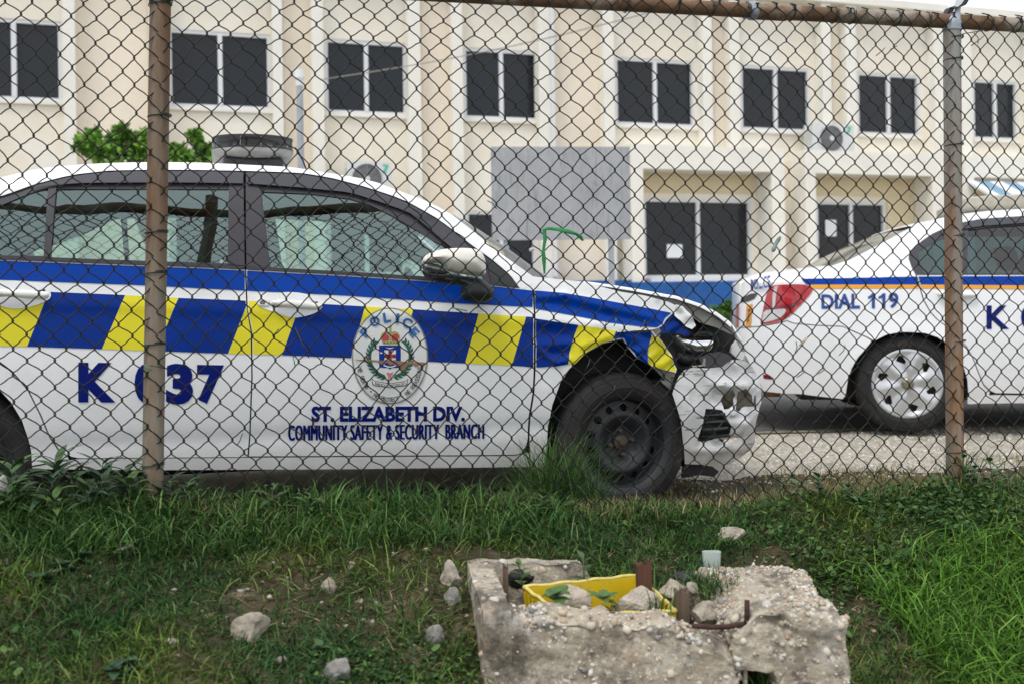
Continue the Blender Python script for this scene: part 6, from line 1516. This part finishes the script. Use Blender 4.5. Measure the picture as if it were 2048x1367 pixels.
GRN = [(.032, .085, .017), (.052, .125, .025), (.020, .052, .011), (.078, .155, .036), (.115, .185, .062), (.038, .095, .028)]
DRY = [(.30, .235, .12), (.22, .165, .085), (.38, .31, .18), (.16, .11, .06)]
_hx, _hq = FX(at_z(885, 1090, .10))
def hollow(t, q): return 1-.97*np.exp(-(((t-_hx)/.11)**2+((q-_hq-.015)/.045)**2)*1.2)
def patch(t, q, X, Y):
    f = snoise(t, q, 3.4, 7.)+.6*snoise(t, q, 8.5, 9.)+.35*snoise(t, q, 19., 11.)
    return np.clip(.80+.85*f, .16, 1.0)*hollow(t, q)
BANK = (-3.7, 1.75, .02, 1.35)
grass('bank_grass', 'short rough green grass covering the bank below the fence', 165000, BANK, 31, (.03, .080), .0042, (1.1, .4), (.15, .6), GRN, patch, tint=True)
grass('bank_tufts', 'longer loose blades standing in clumps on the bank', 34000, BANK, 37, (.06, .13), .0046, (.8, .45), (.3, .6), GRN, lambda t, q, X, Y: np.clip(1.2*snoise(t, q, 6., 31.)+.6*snoise(t, q, 15., 32.)+.1, 0, 1), 3, tint=True)
grass('straw_litter', 'dry straw-coloured blades lying among the bank grass', 44000, BANK, 32, (.025, .08), .0032, (1.35, .18), (.0, .15), DRY, lambda t, q, X, Y: np.clip(1.15-patch(t, q, X, Y), .25, 1)*hollow(t, q))
grass('lip_grass', 'longer green grass along the top of the bank under the fence', 26000, (-3.7, .35, -.14, .30), 33, (.07, .17), .0050, (.65, .45), (.35, .55), GRN, lambda t, q, X, Y: np.clip(.75+.5*snoise(t, q, 5., 3.), .2, 1)*hollow(t, q), 3, lf=lambda t, q: np.interp(t, [-3.5, -2, -1.7, -1.5, .4], [1., 1.05, .95, .5, .45]))
grass('lush_grass', 'long bright green grass at the foot of the bank beside the pit', 30000, (-.75, 1.6, .36, 1.55), 34, (.08, .21), .0058, (.6, .35), (.35, .45), [(.070, .175, .018), (.100, .220, .028), (.050, .125, .016), (.135, .25, .045)],
      lambda t, q, X, Y: np.clip((q-.36)/.25+.25*snoise(t, q, 5., 4.), 0, 1)*np.clip((X-.72)/.2, 0, 1)*.95, 3)
grass('verge_grass', 'short dry yellowish grass on the verge beyond the fence', 70000, (-3.2, 2.6, -1.45, .12), 35, (.03, .085), .0042, (.6, .4), (.2, .4), DRY+[(.10, .13, .04), (.14, .16, .05), (.08, .11, .03)], lambda t, q, X, Y: np.clip(.55+.7*snoise(t, q, 4., 2.)+np.minimum(0, (q+1.0))*2.2, .0, .95), lf=lambda t, q: np.interp(q, [-1.4, -1, -.6, -.2, 0], [.5, .7, .9, 1, 1.1]))
grass('gravel_tufts', 'sparse low tufts of moss and grass along the gravel edge', 5000, (-1.2, 3.2, -2.4, -.8), 36, (.01, .03), .0040, (.7, .4), (.2, .3), [(.10, .12, .04), (.07, .09, .03), (.20, .18, .09)], lambda t, q, X, Y: np.clip(snoise(t, q, 3., 4.)+.8*snoise(t, q, 11., 5.)-.35, 0, 1))
# stone chips lying on the bare soil of the bank
P, t, q = scatter(2600, -3.6, 1.4, .05, 1.35, 61, lambda t, q, X, Y: np.clip(1.1-patch(t, q, X, Y), .05, 1)); P[:, 2] += .004
pebbles(P, np.tile(np.array([[0, 0, 1.]]), (len(P), 1)), .008, [(.36, .31, .23), (.42, .38, .31), (.28, .20, .13), (.22, .20, .17)], 62, 'stone_chips', m_peb, None)
props(bpy.data.objects['stone_chips'], 'small pale stone chips strewn over the bare soil of the bank', 'stones', None, 'stuff')
P, t, q = scatter(9000, -1.4, 3.4, -2.75, -.85, 63, lambda t, q, X, Y: np.clip(.6+.5*snoise(t, q, 3., 17.)+(-.95-q)*1.2, 0, 1)); P[:, 2] = .001; road_k = np.array([(Vector((x, y, 0))-e0).dot(rn) < -.06 for x, y, z in P]); P = P[road_k]
pebbles(P, np.tile(np.array([[0, 0, 1.]]), (len(P), 1)), .0095, [(.52, .49, .43), (.60, .57, .51), (.42, .38, .31), (.30, .27, .22)], 64, 'gravel_stones', m_peb, None)
props(bpy.data.objects['gravel_stones'], 'loose pale limestone gravel between the verge grass and the road', 'gravel', None, 'stuff')
# tall clump against the wrecked wheel
w0 = at_depth(1118, 960, 3.72); tw, qw = FX(w0)
r_ = np.random.default_rng(41); n = 1500; t = tw-.03+r_.normal(size=n)*.085; q = qw+r_.normal(size=n)*.07; q = np.maximum(q, -.50); P = np.stack([FEN.P.x+FEN.e.x*t+FEN.n.x*q, FEN.P.y+FEN.e.y*t+FEN.n.y*q, terrain(t, q)-.004], 1)
V, F_, c = blades(P, (.16+.26*r_.random(n)**1.4)*np.exp(-((t-tw)/.20)**2), np.full(n, .0034), np.abs(.18+.25*r_.normal(size=n)), r_.random(n)*6.28, .15+.30*r_.random(n), GRN+[(.09, .15, .05)], 42, 4)
props(mk_np('grass_tuft', V, F_, c, m_grass, None, loc=(0, 0, 0)), 'tall tuft of grass growing against the flat front tyre', 'grass tuft')
# small-leaved ground cover
def cover(name, label, n, area, seed, size, pal, dens, h=.03):
    P, t, q = scatter(n, *area, seed, dens); r = np.random.default_rng(seed+5); n = len(P); P[:, 2] += .004+h*r.random(n)
    a = r.random(n)*6.283; tl_ = r.normal(size=n)*.35; tz = r.normal(size=n)*.35+.15; d = np.stack([np.cos(a), np.sin(a), tl_], 1); s = np.stack([-np.sin(a), np.cos(a), tz], 1); L = size*(.6+.8*r.random(n)); w_ = L*.42
    V = np.stack([P, P+d*(L*.35)[:, None]+s*w_[:, None]*.9, P+d*(L*.75)[:, None]+s*w_[:, None]*.8, P+d*L[:, None], P+d*(L*.75)[:, None]-s*w_[:, None]*.8, P+d*(L*.35)[:, None]-s*w_[:, None]*.9], 1).reshape(-1, 3)
    c = np.asarray(pal)[r.integers(0, len(pal), n)]*(.7+.6*r.random(n))[:, None]
    return props(mk_np(name, V, np.arange(6*n).reshape(n, 6), np.repeat(c, 6, 0), m_leaf), label, 'ground cover', None, 'stuff')
LG = [(.035, .085, .025), (.055, .115, .03), (.025, .06, .02), (.085, .15, .04)]
cover('clover_cover', 'small round-leaved creeping plants on the bank beside the galvanised post', 15000, (-.95, 1.2, .02, .75), 51, .018, LG, lambda t, q, X, Y: np.clip(.65+.7*snoise(t, q, 5., 8.), .05, 1)*np.clip((X-.75)/.2, 0, 1)*np.clip((.62-q)/.2, .06, 1), .04)
cover('tiny_leaf_cover', 'tiny-leaved green mat outside the smooth side wall of the pit', 16000, (-2.5, -1.2, .62, 1.4), 52, .012, LG, lambda t, q, X, Y: np.clip((X+.62)/.2, 0, 1)*np.clip((-.02-X)/.1, 0, 1)*np.clip((q-.62)/.2, 0, 1), .02)
cover('leaf_scatter', 'small weeds scattered through the rough bank grass', 5500, BANK, 53, .02, LG, lambda t, q, X, Y: np.clip(snoise(t, q, 4.2, 14.)*1.4-.1, .03, 1), .03)
# broad-leaved weeds, each a plant with its own leaves
def leaf_mesh(base, d, L, w_, droop, fold, mat_c):
    d = d.normalized(); side = d.cross(Vector((0, 0, 1))).normalized(); V = []; F_ = []; n = 6; p = base.copy(); dirn = d.copy()
    for i in range(n+1):
        f_ = i/n; ww = w_*(math.sin(math.pi*min(1, f_**.75*.97+.03)))*.5; upv = side.cross(dirn).normalized()
        V += [p-side*ww+upv*ww*fold, p.copy(), p+side*ww+upv*ww*fold]; dirn = (dirn-Vector((0, 0, droop/n))).normalized(); p = p+dirn*(L/n)
    for i in range(n): F_ += [(3*i, 3*i+1, 3*i+4, 3*i+3), (3*i+1, 3*i+2, 3*i+5, 3*i+4)]
    return V, F_
lm = {}
def lmat(col):
    if col not in lm: 
        m = pm('weed_leaf', col, .5, var=.35, scale=30, spec=.35); b = m.node_tree.nodes['Principled BSDF']; b.inputs['Subsurface Weight'].default_value = 0; lm[col] = m
    return lm[col]
def at_fence(u, q):
    t = FEN.plane(u, 1000, q)[0]; p = FEN.w(t, q, 0); p.z = float(terrain(t, q)); return p
def plant(name, p, h, n, L, w_, col, label, grp, seed, up=.5, droop=.9, stemcol=(.10, .13, .05)):
    r = random.Random(seed); root = thing(name, tuple(p), label, 'weed', grp); lean = Vector((r.uniform(-.25, .25), r.uniform(-.25, .1), 0)); tip = p+lean*h+Vector((0, 0, h))
    if h > .02: MB().tube([p-Vector((0, 0, .02)), p.lerp(tip, .5)+lean*h*.1, tip], [.003, .0025, .0015], 5).build('stem', lmat(stemcol), root, True)
    for i in range(n):
        f_ = (i+.6)/n; a = i*2.4+r.uniform(-.4, .4); b = p.lerp(tip, .15+.85*f_); d = Vector((math.cos(a), math.sin(a), up+.5*f_+r.uniform(-.15, .2)))
        V, F_ = leaf_mesh(b, d, L*r.uniform(.65, 1.15)*(1.1-.35*f_), w_*r.uniform(.8, 1.15), droop*r.uniform(.6, 1.3), .22, None); mk('leaf', V, F_, lmat(col), root, True)
    return root
G1, G2, G3, G4 = (.050, .110, .032), (.075, .145, .035), (.040, .085, .042), (.11, .19, .035)
LW = ['lance-leaved weed in the thick clump by the white plastic scrap', 'lance-leaved weed in the thick clump by the white plastic scrap', 'lance-leaved weed in the clump below the rear wheel arch', 'lance-leaved weed in the clump below the rear wheel arch', 'lance-leaved weed standing below the bottom corner of the rear door', 'lance-leaved weed standing below the bottom corner of the rear door', 'tall lance-leaved weed beside the brown post, on the rear wheel side', 'low lance-leaved weed touching the foot of the brown post',
 'small lance-leaved weed beside the brown post, on the bonnet side', 'short weed at the front edge of the clump under the rear wheel', 'short weed at the front edge of the clump under the rear wheel', 'short weed in front of the clump beside the brown post', 'small pale weed by itself between the brown post and the door lettering']
SW = ['slender weed under the rear end of the front door', 'slender weed below the door words', 'slender weed on the bank under the tall tuft at the flat tyre', 'tiny slender weed below the flat tyre', 'dark slender weed before the gravel, nearer the galvanised post', 'dark slender weed before the gravel, nearer the crushed bumper', 'low slender weed among creeping leaves beside the galvanised post', 'slender weed hugging the galvanised post', 'short slender weed just beyond the galvanised post', 'slender weed farthest beyond the galvanised post']
RW = ['bright green rosette beside the half hidden pale slab', 'bright green rosette in front of the half hidden pale slab', 'bluish round-leaved weed below the rear wheel, biggest of its patch', 'bluish round-leaved weed lowest on the bank below the rear wheel', 'bluish round-leaved weed highest on the bank below the rear wheel', 'bluish weed below the little flat tan rock', 'smaller bluish weed below the little flat tan rock', 'green rosette above the grey leaning rock', 'green rosette on the bank above the charred stone', 'green rosette beside the broken concrete corner', 'green rosette among creeping leaves above the concrete corner', 'small green rosette below the brown post']
for i, (u, v, h, L) in enumerate(((8, .03, .13, .13), (45, -.04, .16, .14), (90, .04, .12, .13), (128, .0, .16, .14), (165, -.04, .13, .12), (200, .02, .15, .15), (238, -.02, .13, .13), (268, .03, .10, .11), (345, .02, .09, .10), (20, .10, .09, .11), (110, .12, .09, .11), (180, .10, .09, .11), (378, .03, .09, .09))):
    plant('broad_leaf_weed', at_fence(u, v), h, 14 if i < 8 else 9, L, .025, (G1, G2, G3)[i % 3], LW[i], 'weeds along the fence foot', i)
for i, (u, v, h, L) in enumerate(((545, .04, .09, .10), (620, .06, .07, .08), (1085, .08, .06, .07), (1150, .06, .04, .05), (1640, .05, .09, .08), (1600, .03, .07, .07), (1690, .08, .06, .06), (1930, .02, .12, .08), (1945, .08, .09, .07), (1990, .04, .11, .08))):
    plant('broad_leaf_weed', at_fence(u, v), h, 8, L, .024, (G1, G2)[i % 2], SW[i], 'slender weeds under the fence', 40+i)
for i, (u, v, n, L) in enumerate(((250, 1100, 16, .035), (225, 1108, 14, .03), (130, 1140, 10, .05), (90, 1165, 9, .05), (160, 1120, 8, .045), (265, 1335, 8, .05), (230, 1350, 7, .05), (640, 1305, 8, .04), (1350, 1052, 8, .04), (1740, 1110, 8, .05), (1690, 1150, 8, .045), (360, 1060, 6, .04))):
    plant('rosette_weed', on_ground(u, v), .02, n, L, L*.55, (G4, G4, G3, G3, G3, G3, G3, G1, G2, G2, G2, G1)[i], RW[i], 'low rosette weeds on the bank', 70+i, .15, .5)
plant('sapling', kpt(1052, 1190, .02), .10, 8, .05, .022, G2, 'young serrated weed growing before the black burnt lump in the pit', None, 91, .3, .6)
plant('sapling', kpt(1170, 1185, .03), .11, 7, .055, .024, G1, 'upright young weed growing behind the crate rubble', None, 92, .3, .6)
plant('sapling', kpt(1110, 1205, .07), .03, 8, .065, .04, G2, 'dark broad-leaved weed sprouting over the crate front', None, 93, .35, .9)
plant('sapling', kpt(1208, 1206, .07), .02, 7, .06, .03, G2, 'spreading leafy weed between two lumps in the crate', None, 94, .3, .8)
def tuft(p, n, L, seed, label, name='grass_tuft', pal=GRN):
    r = np.random.default_rng(seed); P = np.array(p)[None]+r.normal(size=(n, 3))*np.array([.025, .02, 0]); V, F_, c = blades(P, L*(.5+.6*r.random(n)), np.full(n, .004), np.abs(.35+.25*r.normal(size=n)), r.random(n)*6.28, .2+.3*r.random(n), pal, seed, 3)
    return props(mk_np(name, V, F_, c, m_grass), label, 'grass tuft')
tuft(kpt(1322, 1222, .05), 26, .09, 1, 'tuft of grass in the crate corner by the square stake')
tuft(kpt(1440, 1205, .05), 120, .12, 2, 'thick grass tuft filling the gap beside the broken concrete corner'); tuft(kpt(1400, 1175, .07), 90, .08, 3, 'grass tuft among the rocks behind the short stake')
tuft(kz(1530, 1350, .12)-Vector((0, 0, .03)), 60, .10, 4, 'grass growing in the dark hollow under the concrete corner')
tuft(at_fence(1920, -.01), 60, .24, 5, 'tall grass and weeds climbing the galvanised post')
